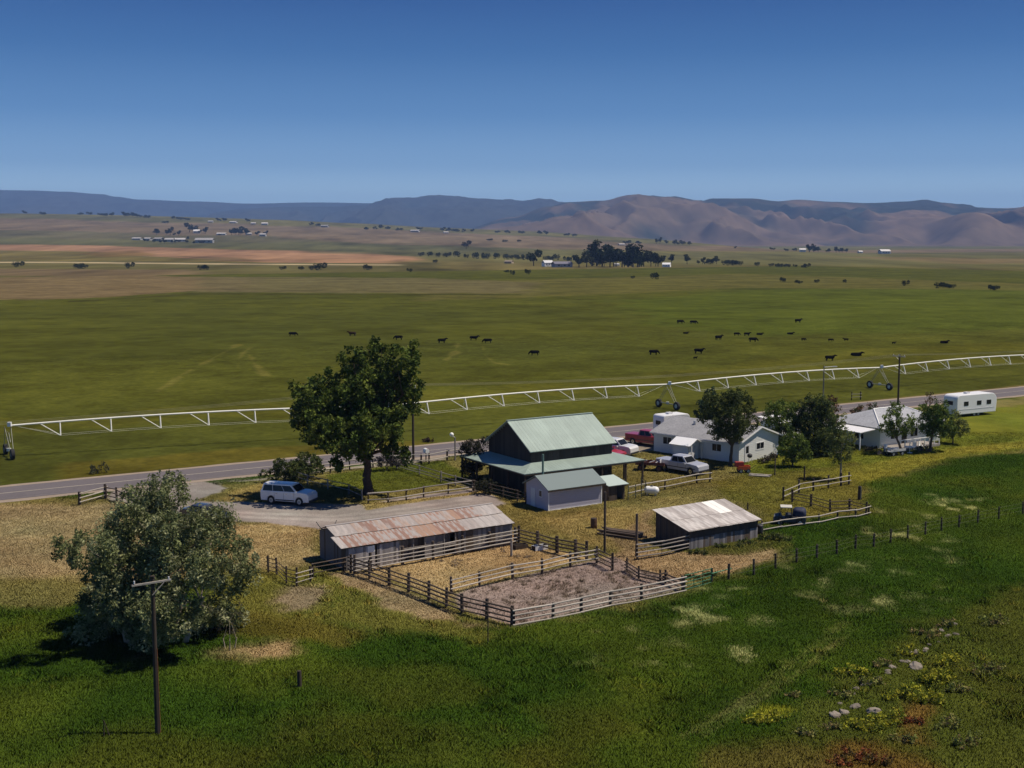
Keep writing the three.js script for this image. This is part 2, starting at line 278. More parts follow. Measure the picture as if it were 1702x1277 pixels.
{
  const rows = [], cols = 560; let d = -260; while (d < 500) { rows.push(d); d += 40; }
  for (d = 500; d < 16500; d *= 1 + Math.min(.03, .004 + d / 6e5)) rows.push(d); rows.push(16500);
  const pos = [], col = [], idx = [], o = [0, 0, 0];
  rows.forEach((d, j) => {
    for (let i = 0; i <= cols; i++) {
      const x = (i / cols * 2 - 1) * (500 + Math.max(0, d) * .72), n = fbm(x / 300, d / 600, 4), m = .6 * fbm(x / 70, d / 220, 3) + .4 * fbm(x / 16, d / 90, 3);
      const base = [.105 * (.65 + .7 * n), .098 * (.7 + .6 * n), .034];
      if (d < 500) { base[0] = .075; base[1] = .075; base[2] = .012; }
      cover(far, base, x, d, 60, o); const f = .25 + 1.5 * m;
      pos.push(x, d < 900 ? -.12 : -.12 + landY(x, d), -d); col.push(o[0] * f, o[1] * f, o[2] * f);
      if (i && j) { const a = (j - 1) * (cols + 1) + i - 1, b = a + cols + 1; idx.push(a, a + 1, b, a + 1, b + 1, b); }
    }
  });
  const g = new THREE.BufferGeometry(); g.setAttribute('position', new THREE.Float32BufferAttribute(pos, 3)); g.setAttribute('color', new THREE.Float32BufferAttribute(col, 3)); g.setIndex(idx); g.computeVertexNormals();
  ground('valley_floor', g, earth(0xffffff, { vertexColors: true }));
}
// the hills round the valley
function hills(name, sky, d0, d1, seed, colors, rough, foot = 0) {       // sky: skyline [pixel x, pixel y] at the crest's distance d1
  const crest = sky.map(([px, py]) => { const ang = (HORIZON - py) / F; return [(px - W / 2) / F * d1, EYE + ang * d1]; });
  const at = x => { if (x <= crest[0][0]) return crest[0][1]; for (let i = 1; i < crest.length; i++) if (x < crest[i][0]) { const [xa, ya] = crest[i - 1], [xb, yb] = crest[i], t = (x - xa) / (xb - xa); return mix(ya, yb, t * t * (3 - 2 * t)); } return crest[crest.length - 1][1]; };
  const nx = 640, nz = 90, x0 = crest[0][0], x1 = crest[crest.length - 1][0], pos = [], col = [], idx = [], back = d1 + (d1 - d0) * .35;
  for (let j = 0; j <= nz; j++) for (let i = 0; i <= nx; i++) {
    const x = mix(x0, x1, i / nx), d = mix(d0, back, j / nz), t = clamp((d - d0) / (d1 - d0)), sc = d1 / 9000;
    const warp = (fbm(x / (900 * sc) + seed, d / (900 * sc), 3) - .5) * 700 * sc;
    const spur = 1 - Math.abs(2 * vnoise((x + warp) / (620 * sc) + seed * 3.1, d / (4200 * sc)) - 1), spur2 = 1 - Math.abs(2 * vnoise((x + warp * 1.5) / (240 * sc) + seed, d / (1500 * sc)) - 1);
    const body = clamp(t + rough * (spur - .55) * (1 - t * .9) * sstep(0, .2, t) + rough * .68 * (spur2 - .5) * (1 - t) * sstep(0, .25, t));
    let h = at(x) * Math.pow(sstep(-.05, 1.05, body), .9) - 4; if (d > d1) h = at(x) * (1 - .5 * sstep(d1, back, d));
    h += (fbm(x / (190 * sc), d / (190 * sc), 4) - .5) * at(x) * .26 * sstep(.1, .5, t) * (1 - sstep(.8, 1, t));
    pos.push(x, h + foot, -d);
    const wood = sstep(.34, .66, fbm(x / (330 * sc) + seed * 9, d / (520 * sc), 4) * .75 + .3 * (t - .5) + .42 * (.5 - spur) + .2 * (.5 - spur2) + .1);
    const c = colors, k = .55 + .5 * fbm(x / 90, d / 90, 2) + .4 * vnoise(x / 22, d / 60);
    for (let q = 0; q < 3; q++) col.push(mix(mix(c[0][q], c[1][q], fbm(x / 800, d / 800, 2)), c[2][q], wood) * k);
    if (i && j) { const a = (j - 1) * (nx + 1) + i - 1, b = a + nx + 1; idx.push(a, a + 1, b, a + 1, b + 1, b); }
  }
  const g = new THREE.BufferGeometry(); g.setAttribute('position', new THREE.Float32BufferAttribute(pos, 3)); g.setAttribute('color', new THREE.Float32BufferAttribute(col, 3)); g.setIndex(idx); g.computeVertexNormals();
  ground(name, g, earth(0xffffff, { vertexColors: true }));
}
const tan1 = [.19, .128, .085], tan2 = [.115, .086, .058], pines = [.026, .035, .029];
hills('hills_right', [[500, 401], [640, 400], [760, 384], [850, 362], [912, 344], [942, 337], [1000, 334.5], [1032, 330], [1110, 329], [1158, 336.5], [1182, 331], [1246, 331], [1290, 335.5], [1322, 333], [1382, 336.5], [1440, 338.5], [1500, 336], [1532, 333], [1562, 338], [1590, 345], [1660, 347], [1760, 340], [2100, 345]], 5600, 9000, 3, [tan1, tan2, pines], .85);
hills('hills_middle', [[380, 352], [470, 345], [560, 344], [618, 342.5], [640, 336], [668, 331], [742, 326.5], [800, 331], [862, 335.5], [882, 333.5], [906, 332.5], [925, 338], [1000, 350], [1150, 380]], 9500, 12500, 8, [[.05, .058, .055], [.04, .05, .05], [.03, .045, .05]], .5);  // bluish forest colours paint in some of the distance haze
hills('hills_left', [[-400, 318], [-100, 315], [60, 318], [113, 320], [176, 324], [196, 328], [240, 333], [330, 336], [420, 339.5], [520, 337.5], [640, 339], [760, 345], [900, 352]], 11500, 15000, 5, [[.045, .055, .058], [.04, .05, .054], [.03, .045, .05]], .4);  // blue tint in these colours adds to the haze of the far ridge

// the road: asphalt, gravel shoulders, worn centre line
function strip(name, a0, a1, b0, b1, y, mat, na = 60, wob = 0) {
  const g = new THREE.PlaneGeometry(a1 - a0, b1 - b0, na, 1).rotateX(-Math.PI / 2), p = g.attributes.position, uv = g.attributes.uv;
  for (let i = 0; i < p.count; i++) { const a = p.getX(i) + (a0 + a1) / 2; uv.setXY(i, a, p.getZ(i)); if (wob) p.setZ(i, p.getZ(i) + (vnoise(a / 2.2, b0 + Math.sign(p.getZ(i)) * 5) - .5) * wob); }
  g.translate((a0 + a1) / 2, y, -(b0 + b1) / 2); g.rotateY(THETA); return ground(name, g, mat);
}
const asphaltTex = makeTex(512, 512, (u, v) => { const k = .82 + .3 * fbm(u * 60, v * 60, 2) + .22 * (fbm(u * 4, v * 9, 3) - .5); return [k, k, k]; }); asphaltTex.repeat.set(.09, .09);
const gravelTex = makeTex(256, 256, (u, v, x, y) => { const k = .6 + .5 * vnoise(x / 2, y / 2) + .3 * fbm(u * 6, v * 6, 3); return [k, k * .98, k * .95]; }); gravelTex.repeat.set(.25, .25);
strip('road_shoulder', -160, 420, BR - 4.5, BR + 4.3, .012, M([.3, .24, .185], 1, { map: gravelTex }), 290, .5);
strip('road', -160, 420, BR - 3.4, BR + 3.3, .03, M([.125, .108, .112], .95, { map: asphaltTex }), 290, .12);
strip('road_centre_line', -160, 420, BR - .08, BR + .1, .036, M([.4, .36, .3], .9, { map: gravelTex }), 290, .05);
strip('road_edge_line', -160, 420, BR - 3.0, BR - 2.9, .036, M([.24, .22, .21], .9, { map: gravelTex }), 290, .05);

// ------------------------------------------------------------------ buildings
// every building group stands at its front left corner: local x runs along its front, local +z faces out of the front
const corr = (() => { const g = new THREE.PlaneGeometry(1, 1, 14, 1).rotateX(-Math.PI / 2), p = g.attributes.position; for (let i = 0; i < p.count; i++) p.setY(i, (Math.round((p.getX(i) + .5) * 14) % 2) * .022); g.translate(.5, 0, .5); g.computeVertexNormals(); return g; })();
function sheets(parent, name, o, along, down, w, mats, pick, jit = .03) {  // metal sheets laid side by side on a slope; o upper corner
  const l = along.length(), n = Math.round(l / w), ea = along.clone().normalize(), ed = down.clone().normalize(), en = ed.clone().cross(ea).normalize(), q = new THREE.Quaternion().setFromRotationMatrix(new THREE.Matrix4().makeBasis(ea, en, ed));
  for (let i = 0; i < n; i++) {
    const m = mesh(name, corr, mats[pick(i, n)], parent); m.quaternion.copy(q);
    m.position.copy(o).addScaledVector(ea, i * l / n).addScaledVector(ed, rr(-jit, jit)).addScaledVector(en, (i % 2) * .006 + rr(0, .006));
    m.scale.set(l / n * 1.015, 1, down.length() + rr(-jit, jit));
  }
}
function planks(parent, p, q, h0, h1, mats, w = .24, thick = .035, gap = .012, y0 = 0, skip) {   // upright boards from p to q with top edge h0 to h1
  const v = q.clone().sub(p), l = v.length(), n = Math.max(1, Math.round(l / w)), a = -Math.atan2(v.z, v.x);
  for (let i = 0; i < n; i++) {
    if (skip && skip(i / n)) continue;
    const t = (i + .5) / n, h = mix(h0, h1, t) - y0 - rr(0, .05), m = mesh('plank', UB, mats[Math.floor(R() * mats.length)], parent);
    m.position.copy(p).addScaledVector(v, t); m.position.y = y0 + h / 2; m.rotation.y = a; m.scale.set(l / n - gap, h, thick + rr(0, .015));
  }
}
const rust = (r, g, b, k) => { const t = makeTex(64, 128, (u, v) => { const n = fbm(u * 3 + k * 7, v * 2.2 + k, 4), e = fbm(u * 9 + k, v * 5, 3), m = clamp(sstep(.3, .56, n) * .85 + .3 * (e - .5)); return [mix(.36, r * .85, m) * (.8 + .4 * e), mix(.325, g * .85, m) * (.8 + .4 * e), mix(.31, b * .85, m) * (.8 + .4 * e)]; }); return M(0xffffff, .75, { map: t, metalness: .1 }); };
const rusty = [rust(.36, .19, .13, 1), rust(.30, .15, .10, 2), rust(.40, .23, .15, 3), rust(.27, .15, .11, 4), rust(.42, .3, .24, 5)], tin = [rust(.46, .41, .38, 6), rust(.5, .46, .44, 7), rust(.38, .33, .31, 8)];
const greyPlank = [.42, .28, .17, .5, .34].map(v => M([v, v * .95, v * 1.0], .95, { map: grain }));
const barnPlank = [.055, .045, .068].map(v => M([v, v * .84, v * .74], .95, { map: grain }));

// long low stable with a rusted tin roof
{
  const o = P(575, 950), b = thing('stable', 'long low weathered board shed with rusty striped tin roof beside the corral', 'shed', o, 33.2 * Math.PI / 180), L = 15.1, D1 = 3.3, D2 = 4.7, h = 1.85, hr = 2.75, hb = 2.3;
  planks(b, V(0, 0, 0), V(4.55, 0, 0), h, h, greyPlank, .24, .035, .012, 0, t => t > .4 && t < .54);
  box('window_boards', b, whitePaint, .62, .5, .05, 2.15, 1.45, 0); box('lower_boards', b, greyPlank[0], .62, 1.15, .05, 2.15, .6, 0);
  planks(b, V(6.9, 0, 0), V(8.5, 0, 0), h, h, [greyPlank[2], greyPlank[1]]);
  planks(b, V(9.7, 0, 0), V(L, 0, 0), h, h, [greyPlank[1], greyPlank[2], woodBrown[0]]);
  planks(b, V(4.6, 0, -.9), V(9.7, 0, -.9), h + .2, h + .2, [greyPlank[1], greyPlank[2]], .3);        // back of the open bays
  for (const x of [4.6, 5.8, 6.85, 8.6, 9.65]) bar('post', b, woodGrey[1], V(x, 0, .02), V(x, h, .02), .07);
  box('stall_rail', b, woodGrey[0], 2.2, .12, .05, 5.75, 1.05, .06); box('stall_rail', b, woodGrey[0], 1.1, .12, .05, 9.1, .9, .06);
  planks(b, V(0, 0, 0), V(0, 0, -D1), h, hr, [greyPlank[2], woodBrown[0], greyPlank[2]], .26); planks(b, V(0, 0, -D1), V(0, 0, -D2), hr, hb, [greyPlank[2], woodBrown[0]], .26);  // darker boards than the front: this end's shade put into the colour
  planks(b, V(L, 0, 0), V(L, 0, -D1), h, hr, greyPlank, .26); planks(b, V(L, 0, -D1), V(L, 0, -D2), hr, hb, greyPlank, .26);
  planks(b, V(0, 0, -D2), V(L, 0, -D2), hb, hb, greyPlank, .3);
  const sl = y => V(0, -(hr - h), D1).multiplyScalar(y), r0 = V(-.12, hr + .09, -D1);
  const rf = new THREE.Group(); rf.name = 'roof'; b.add(rf);
  box('fascia', rf, woodTar, L + .3, .13, .04, L / 2, h - .02, .1);
  sheets(rf, 'roof_sheet', r0.clone().add(V(0, .02, 0)), V(L + .25, 0, 0), sl(.53), .66, [...rusty, ...tin], (i, n) => i < 2 ? 5 : i > n - 4 ? 5 + (i % 2) : [4, 0, 2, 3, 4, 1, 5, 7][Math.floor(R() * 8)]);
  sheets(rf, 'roof_sheet', r0.clone().add(sl(.5)).add(V(-.35, -.03, 0)), V(L + .6, 0, 0), sl(.56), .62, [...rusty, ...tin], (i, n) => i < 1 ? 6 : i > n - 8 ? 5 + Math.floor(R() * 3) : [0, 1, 2, 0, 2, 1][Math.floor(R() * 6)]);
  sheets(rf, 'roof_sheet', V(L + .13, hr + .1, -D1), V(-L - .25, 0, 0), V(0, hb - hr - .05, D1 - D2 - .1), .66, rusty, () => Math.floor(R() * 5));
  box('ridge_cap', rf, tin[1], L + .3, .03, .24, L / 2, hr + .14, -D1);
  bar('broken_pole', b, woodGrey[0], V(.1, 2.2, -4.1), V(-.5, 3.1, -4.2), .05); bar('broken_pole', b, woodGrey[1], V(.9, 2.3, -4.2), V(1.3, 3.0, -4.3), .045);
}
// smaller loafing shed, single pitch
{
  const o = P(1145, 916), b = thing('loafing_shed', 'small dark board shed with pale single pitch tin roof and one white sheet', 'shed', o, 33 * Math.PI / 180), L = 7.6, D = 4.2, h = 1.62, hb = 2.5;
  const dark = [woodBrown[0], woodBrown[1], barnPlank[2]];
  planks(b, V(0, 0, 0), V(L, 0, 0), 1.02, 1.0, [greyPlank[1], greyPlank[2], greyPlank[4], woodBrown[2]], .22); planks(b, V(0, 0, -.05), V(L, 0, -.05), h, h, dark, .26, .03, .01, .98);  // upper boards coloured dark to imitate shade under the eave
  planks(b, V(0, 0, 0), V(0, 0, -D), h, hb, dark, .26); planks(b, V(L, 0, 0), V(L, 0, -D), h, hb, dark, .26); planks(b, V(0, 0, -D), V(L, 0, -D), hb, hb, dark, .28);
  const rf = new THREE.Group(); rf.name = 'roof'; b.add(rf);
  const pale = [rust(.62, .58, .56, 11), rust(.58, .55, .53, 12), rust(.5, .46, .44, 13), rust(.68, .64, .61, 14), M([.86, .84, .8], .6)];
  const dn = V(0, h - hb - .07, D + .5), top = V(-.25, hb + .1, -D - .2);
  sheets(rf, 'roof_sheet', top.clone().add(V(0, .02, 0)), V(L + .5, 0, 0), dn.clone().multiplyScalar(.53), .66, pale, (i, n) => i === 9 || i === 8 ? 4 : Math.floor(R() * 4));
  sheets(rf, 'roof_sheet', top.clone().addScaledVector(dn, .5), V(L + .5, 0, 0), dn.clone().multiplyScalar(.5), .66, pale, () => Math.floor(R() * 4));
  box('fascia', rf, woodTar, L + .45, .12, .04, L / 2, h + .02, .2);
}
// the barn: gable-roofed centre with a skirt roof all round
const greenTin = (() => { const t = makeTex(256, 256, (u, v) => { const n = fbm(u * 5, v * 5, 4), st = fbm(u * 26, v * 2.2, 3), k = .72 + .3 * n + .24 * st; return [k * .3, k * .375, k * .335]; }), bt = makeTex(64, 4, u => u < .12 ? 1 : 0, true); t.repeat.set(.12, .12); bt.repeat.set(2.5, 1); return M(0xffffff, .5, { map: t, bumpMap: bt, bumpScale: .02, metalness: .05 }); })();
{
  const o = V(1.9, 0, -120.6), b = thing('barn', 'dark timber barn with pale green metal gable roof and skirt roof all round', 'barn', o, 32.5 * Math.PI / 180), L = 10.0, Wd = 8.0, e = 4.4, rg = 6.75, so = 2.55, si = 3.12, sk = 2.3, skr = 2.6;
  const wall = (p, q, h0, h1, y0 = 0) => planks(b, p, q, h0, h1, barnPlank, .42, .05, .01, y0);
  wall(V(0, 0, 0), V(L, 0, 0), e, e); wall(V(0, 0, -Wd), V(L, 0, -Wd), e, e);
  for (const x of [0, L]) { wall(V(x, 0, 0), V(x, 0, -Wd / 2), e, rg - .08); wall(V(x, 0, -Wd / 2), V(x, 0, -Wd), rg - .08, e); }
  const ov = .4, ex = .35, dy = (rg - e) / (Wd / 2) * ov, x0 = -ex, x1 = L + ex;
  const rf = new THREE.Group(); rf.name = 'roof'; b.add(rf);
  mesh('roof_slope', slabGeo([V(x0, e - dy, ov), V(x1, e - dy, ov), V(x1, rg, -Wd / 2), V(x0, rg, -Wd / 2)], .1), greenTin, rf, [0, .1, 0]);
  mesh('roof_slope', slabGeo([V(x1, e - dy, -Wd - ov), V(x0, e - dy, -Wd - ov), V(x0, rg, -Wd / 2), V(x1, rg, -Wd / 2)], .1), greenTin, rf, [0, .1, 0]);
  box('ridge_cap', rf, greenTin, L + .72, .06, .3, L / 2, rg + .12, -Wd / 2);
  box('eave_trim', rf, woodTar, L + .6, .14, .05, L / 2, e - .18, .32);
  // skirt roof, hipped at the corners
  const i0 = [V(0, si, 0), V(L, si, 0), V(L, si, -Wd), V(0, si, -Wd)], o0 = [V(-sk, so, sk), V(L + skr, so, sk), V(L + skr, so, -Wd - sk), V(-sk, so, -Wd - sk)];
  const sg = new THREE.Group(); sg.name = 'skirt_roof'; b.add(sg);
  for (let k = 0; k < 4; k++) { const j = (k + 1) % 4; mesh('skirt_panel', slabGeo([o0[k], o0[j], i0[j], i0[k]], .09), greenTin, sg); }
  box('skirt_fascia', sg, woodTar, L + sk + skr - .1, .12, .05, (L + skr - sk) / 2, so - .16, sk - .06);
  box('skirt_fascia', sg, woodTar, .05, .12, Wd + 2 * sk - .1, -sk + .06, so - .16, -Wd / 2);
  for (const [x, z] of [[-2.1, 2.1], [.8, 2.1], [4, 2.1], [7.2, 2.1], [10.2, 2.1], [12.4, 2.1], [12.4, -1], [12.4, -4], [12.4, -7], [12.4, -10], [-2.1, -1], [-2.1, -4], [-2.1, -7], [-2.1, -10], [5, -10], [9, -10]]) box('porch_post', b, woodTar, .16, so - .1, .16, x, (so - .1) / 2, z);
}
// pump house with lap siding
const lapBump = makeTex(4, 64, (u, v) => v, true); lapBump.repeat.set(1, 5);
const lavender = M([.46, .44, .52], .85, { bumpMap: lapBump, bumpScale: .02 }), whiteSiding = M([.75, .76, .74], .75, { bumpMap: lapBump, bumpScale: .02 });
const slateTin = M([.155, .20, .20], .6);
{
  const o = P(911, 850), b = thing('pump_house', 'small pale lavender gabled outbuilding with slate green roof and vent pipe', 'outbuilding', o, 32.5 * Math.PI / 180), L = 6.2, Wd = 3.7, e = 2.12, rg = 3.0;
  mesh('wall', prismGeo([[0, 0], [L, 0], [L, e], [0, e]], Wd), lavender, b);
  for (const x of [0, L - .08]) { const g = prismGeo([[0, 0], [Wd, 0], [Wd / 2, rg - e - .02]], .08); g.rotateY(Math.PI / 2); mesh('gable', g, lavender, b, [x + .08, e + .003, 0]); }
  const ov = .38, ex = .25, dy = (rg - e) / (Wd / 2) * ov, rf = new THREE.Group(); rf.name = 'roof'; b.add(rf);
  mesh('roof_slope', slabGeo([V(-ex, e - dy, ov), V(L + ex, e - dy, ov), V(L + ex, rg, -Wd / 2), V(-ex, rg, -Wd / 2)], .07), slateTin, rf, [0, .1, 0]);
  mesh('roof_slope', slabGeo([V(L + ex, e - dy, -Wd - ov), V(-ex, e - dy, -Wd - ov), V(-ex, rg, -Wd / 2), V(L + ex, rg, -Wd / 2)], .07), slateTin, rf, [0, .1, 0]);
  box('fascia', rf, woodTar, L + .5, .12, .03, L / 2, e - dy - .03, ov - .02);
  box('door', b, dullWhite, .04, 1.75, .75, -.02, .9, -2.5);
  const wn = box('window', b, darkGlass, .04, .55, .4, -.02, 1.45, -1.25); mesh('window_frame', UB, whitePaint, wn, [.2, 0, 0], null, [.8, 1.25, 1.3]);
  box('corner_board', b, whitePaint, .1, e, .03, .05, e / 2, .016); box('corner_board', b, whitePaint, .1, e, .03, L - .05, e / 2, .016); box('footing', b, whitePaint, L - .24, .1, .02, L / 2, .05, .011);
  bar('vent_pipe', b, M([.12, .2, .17], .5), V(.75, 2.7, -2.0), V(.75, 5.0, -2.0), .1, UC12);
}
// little coop beside it
{
  const b = thing('coop', 'little brown board coop with pale green tin roof and dark doorway', 'coop', P(1012, 834), 32.5 * Math.PI / 180), L = 1.9, D = 2.0, h = 1.5, hb = 1.9, br = [woodBrown[0], woodBrown[1]];
  planks(b, V(0, 0, 0), V(L, 0, 0), h, h, br, .24, .035, .012, 0, t => t > .42 && t < .84); planks(b, V(0, 0, 0), V(0, 0, -D), h, hb, br); planks(b, V(L, 0, 0), V(L, 0, -D), h, hb, [greyPlank[1]]); planks(b, V(0, 0, -D), V(L, 0, -D), hb, hb, br);
  mesh('roof', slabGeo([V(-.25, h - .02, .3), V(L + .3, h - .02, .3), V(L + .3, hb + .08, -D - .2), V(-.25, hb + .08, -D - .2)], .06), M([.42, .5, .46], .6), b, [0, .1, 0]);
}
// white house with the gable towards the lane
const shingle = (r, g, b) => { const t = makeTex(256, 256, (u, v, x, y) => { const k = .75 + .35 * vnoise(Math.floor(x / 8) * 3.3, Math.floor(y / 6) * 5.1) + .25 * (fbm(u * 5, v * 5, 3) - .5); return [r * k, g * k, b * k]; }); t.repeat.set(.2, .2); return M(0xffffff, .95, { map: t }); };
const roofGrey = shingle(.30, .30, .315);
function windowAt(parent, w, h, x, y, z, ry) {
  const g = new THREE.Group(); g.name = 'window'; g.position.set(x, y, z); g.rotation.y = ry; parent.add(g);
  box('pane', g, darkGlass, w, h, .03, 0, 0, .008);
  for (const s of [-1, 1]) { box('frame', g, whitePaint, w + .24, .1, .05, 0, s * (h / 2 + .05), .014); box('frame', g, whitePaint, .1, h, .05, s * (w / 2 + .05), 0, .014); }
  box('mullion', g, whitePaint, .04, h, .045, 0, 0, .012); return g;
}
{
  const b = thing('farm_house', 'white gabled farmhouse with grey roof and dark gable window behind a tree', 'house', P(1228, 771), 46 * Math.PI / 180), Wd = 8.2, L = 12, e = 2.4, rg = 3.75;
  mesh('wall', prismGeo([[0, 0], [Wd, 0], [Wd, e], [0, e]], L), whiteSiding, b);
  for (const z of [0, -L + .1]) mesh('gable', prismGeo([[0, 0], [Wd, 0], [Wd / 2, rg - e - .02]], .1), whiteSiding, b, [0, e + .003, z]);
  const ov = .45, ex = .35, dy = (rg - e) / (Wd / 2) * ov, rf = new THREE.Group(); rf.name = 'roof'; b.add(rf);
  mesh('roof_slope', slabGeo([V(-ov, e - dy, -L - ex), V(-ov, e - dy, ex), V(Wd / 2, rg, ex), V(Wd / 2, rg, -L - ex)], .08), roofGrey, rf, [0, .12, 0]);
  mesh('roof_slope', slabGeo([V(Wd + ov, e - dy, ex), V(Wd + ov, e - dy, -L - ex), V(Wd / 2, rg, -L - ex), V(Wd / 2, rg, ex)], .08), roofGrey, rf, [0, .12, 0]);
  for (const s of [-1, 1]) { const m = box('bargeboard', rf, whitePaint, Math.hypot(Wd / 2 + ov, rg - e + dy), .16, .04, Wd / 2 + s * (Wd / 2 + ov) / 2, (rg + e - dy) / 2 + .02, ex + .022, [0, 0, -s * Math.atan2(rg - e + dy, Wd / 2 + ov)]); m.position.z = ex + .022; }
  box('gutter', rf, dullWhite, .1, .12, L + .6, -ov - .03, e - dy + .02, -L / 2);
  windowAt(b, 1.5, .7, 4.3, 1.55, 0, 0);
  const dr = box('door', b, dullWhite, .95, 2, .05, 1.6, 1, .03); box('door_glass', dr, darkGlass, .6, .4, .4, 0, .2, .4);
  for (const z of [-3, -7.2, -10]) windowAt(b, 1.2, .8, 0, 1.5, z, -Math.PI / 2);
  box('vent', rf, steelGalv, .3, .35, .3, Wd / 2 - 1.4, rg - .15, -8);
}
{
  const b = thing('garden_shed', 'tiny white gabled garden shed with bright white roof by the farmhouse', 'shed', P(1143, 766), 46 * Math.PI / 180), Wd = 2.1, L = 2.1, e = 1.85, rg = 2.35;
  mesh('wall', prismGeo([[0, 0], [Wd, 0], [Wd, e], [0, e]], L), whiteSiding, b); mesh('gable', prismGeo([[0, 0], [Wd, 0], [Wd / 2, rg - e]], .06), whiteSiding, b, [0, e + .003, 0]);
  const ov = .4, ex = .55, dy = (rg - e) / (Wd / 2) * ov;
  mesh('roof', slabGeo([V(-ov, e - dy, -L - .3), V(-ov, e - dy, ex), V(Wd / 2, rg, ex), V(Wd / 2, rg, -L - .3)], .06), M([.85, .85, .85], .55), b, [0, .1, 0]); mesh('roof', slabGeo([V(Wd + ov, e - dy, ex), V(Wd + ov, e - dy, -L - .3), V(Wd / 2, rg, -L - .3), V(Wd / 2, rg, ex)], .06), M([.85, .85, .85], .55), b, [0, .1, 0]);
  for (const x of [.05, Wd - .05]) box('porch_post', b, whitePaint, .1, e - .1, .1, x, (e - .1) / 2, .48);
  box('door', b, dullWhite, .8, 1.6, .04, Wd / 2, .8, .03);
}
{ // white wall glimpsed through the bushes
  const b = thing('white_shed', 'white flat sided shed half hidden behind leafy bushes', 'shed', P(1296, 736), 40 * Math.PI / 180);
  mesh('wall', prismGeo([[0, 0], [4.2, 0], [4.2, 2.4], [0, 2.4]], 3), whiteSiding, b); mesh('roof', slabGeo([V(-.3, 2.42, .3), V(4.5, 2.42, .3), V(4.5, 2.9, -3.3), V(-.3, 2.9, -3.3)], .08), M([.7, .7, .7], .6), b, [0, .08, 0]);
}
// second house, hipped roof, porch and deck
{
  const b = thing('neighbour_house', 'grey hip roofed house with white trim, dark porch and cluttered deck', 'house', P(1462, 746), 33 * Math.PI / 180), L = 11, Wd = 8, e = 2.5, rg = 4.0, hx = 3.4;
  mesh('wall', prismGeo([[0, 0], [L, 0], [L, e], [0, e]], Wd), whiteSiding, b);
  const rf = new THREE.Group(); rf.name = 'roof'; b.add(rf); const ov = .55, y = e - .05, A = V(-ov, y, ov), B = V(L + ov, y, ov), C = V(L + ov, y, -Wd - ov), D = V(-ov, y, -Wd - ov), E1 = V(hx, rg, -Wd / 2), E2 = V(L - 2.2, rg, -Wd / 2), rGrey = shingle(.38, .39, .42);
  for (const [p, m] of [[[A, B, E2, E1], rGrey], [[B, C, E2], rGrey], [[C, D, E1, E2], rGrey], [[D, A, E1], rGrey]]) mesh('roof_slope', slabGeo(p, .08), m, rf, [0, .12, 0]);
  const hip = (p, q) => bar('ridge_cap', rf, whitePaint, p.clone().add(V(0, .14, 0)), q.clone().add(V(0, .14, 0)), .09);
  hip(E1, E2); hip(A, E1); hip(B, E2);
  box('gutter', rf, whitePaint, L + 1.1, .14, .08, L / 2, y + .04, ov + .04);
  mesh('porch_roof', slabGeo([V(-3.2, 2.2, -Wd), V(-3.2, 2.2, -.2), V(-.6, 2.42, -.2), V(-.6, 2.42, -Wd)], .09), M([.74, .74, .76], .55), b);
  for (const z of [-.4, -2.8, -5.2, -7.8]) box('porch_post', b, whitePaint, .12, 2.1, .12, -3.05, 1.05, z);
  windowAt(b, 1.3, 1, 2.6, 1.5, 0, 0); windowAt(b, 1.3, 1, 6.2, 1.5, 0, 0); windowAt(b, 1, 1, 9.4, 1.5, 0, 0); windowAt(b, 1.4, 1.1, 0, 1.4, -3.2, -Math.PI / 2);
  box('door', b, darkGlass, .9, 2, .05, 4.4, 1, .03); box('corner_board', b, whitePaint, .14, e - .2, .03, .07, (e - .2) / 2, .016);
  const dk = new THREE.Group(); dk.name = 'deck'; b.add(dk); box('deck_floor', dk, woodGrey[0], 7.4, .3, 2.6, 4.1, .15, 1.4);
  for (let i = 0; i < 9; i++) box('baluster_post', dk, whitePaint, .09, .95, .09, .5 + i * .9, .78, 2.62); box('handrail', dk, whitePaint, 7.4, .08, .12, 4.1, 1.28, 2.62);
}

// ------------------------------------------------------------------ fences
function fence(name, label, posts, rails, { h = 1.35, pr = .08, rr_ = .05, pm = woodBrown, rm = woodGrey, skip = [], lean = .03, group, flat = false, noPost = [] } = {}) {
  const pts = posts.map(([x, y]) => P(x, y)), o = thing(name, label, 'fence', pts[0], 0, group), q = pts.map(p => p.clone().sub(pts[0]));
  q.forEach((p, i) => { if (!noPost.includes(i)) bar('post', o, pm[i % pm.length], V(p.x, -.1, p.z), V(p.x + rr(-lean, lean), h + rr(-.05, .08), p.z + rr(-lean, lean)), pr * rr(.9, 1.15)); });
  for (let i = 1; i < q.length; i++) if (!skip.includes(i)) for (const y of rails) {
    const d = q[i].clone().sub(q[i - 1]).normalize(), s = V(d.z, 0, -d.x).multiplyScalar(-pr - rr_ * .6), e = d.clone().multiplyScalar(.16);
    bar('rail', o, rm[Math.floor(R() * rm.length)], q[i - 1].clone().sub(e).add(s).setY(y + rr(-.03, .03)), q[i].clone().add(e).add(s).setY(y + rr(-.03, .03)), flat ? .018 : rr_ * rr(.85, 1.15), flat ? UB : UC, flat ? .018 : undefined);
  }
  return o;
}
const R4 = [.3, .6, .9, 1.2], brown = [woodBrown[0], woodBrown[1], woodBrown[2]], pale = [woodPale[0], woodPale[1], woodPale[2]];
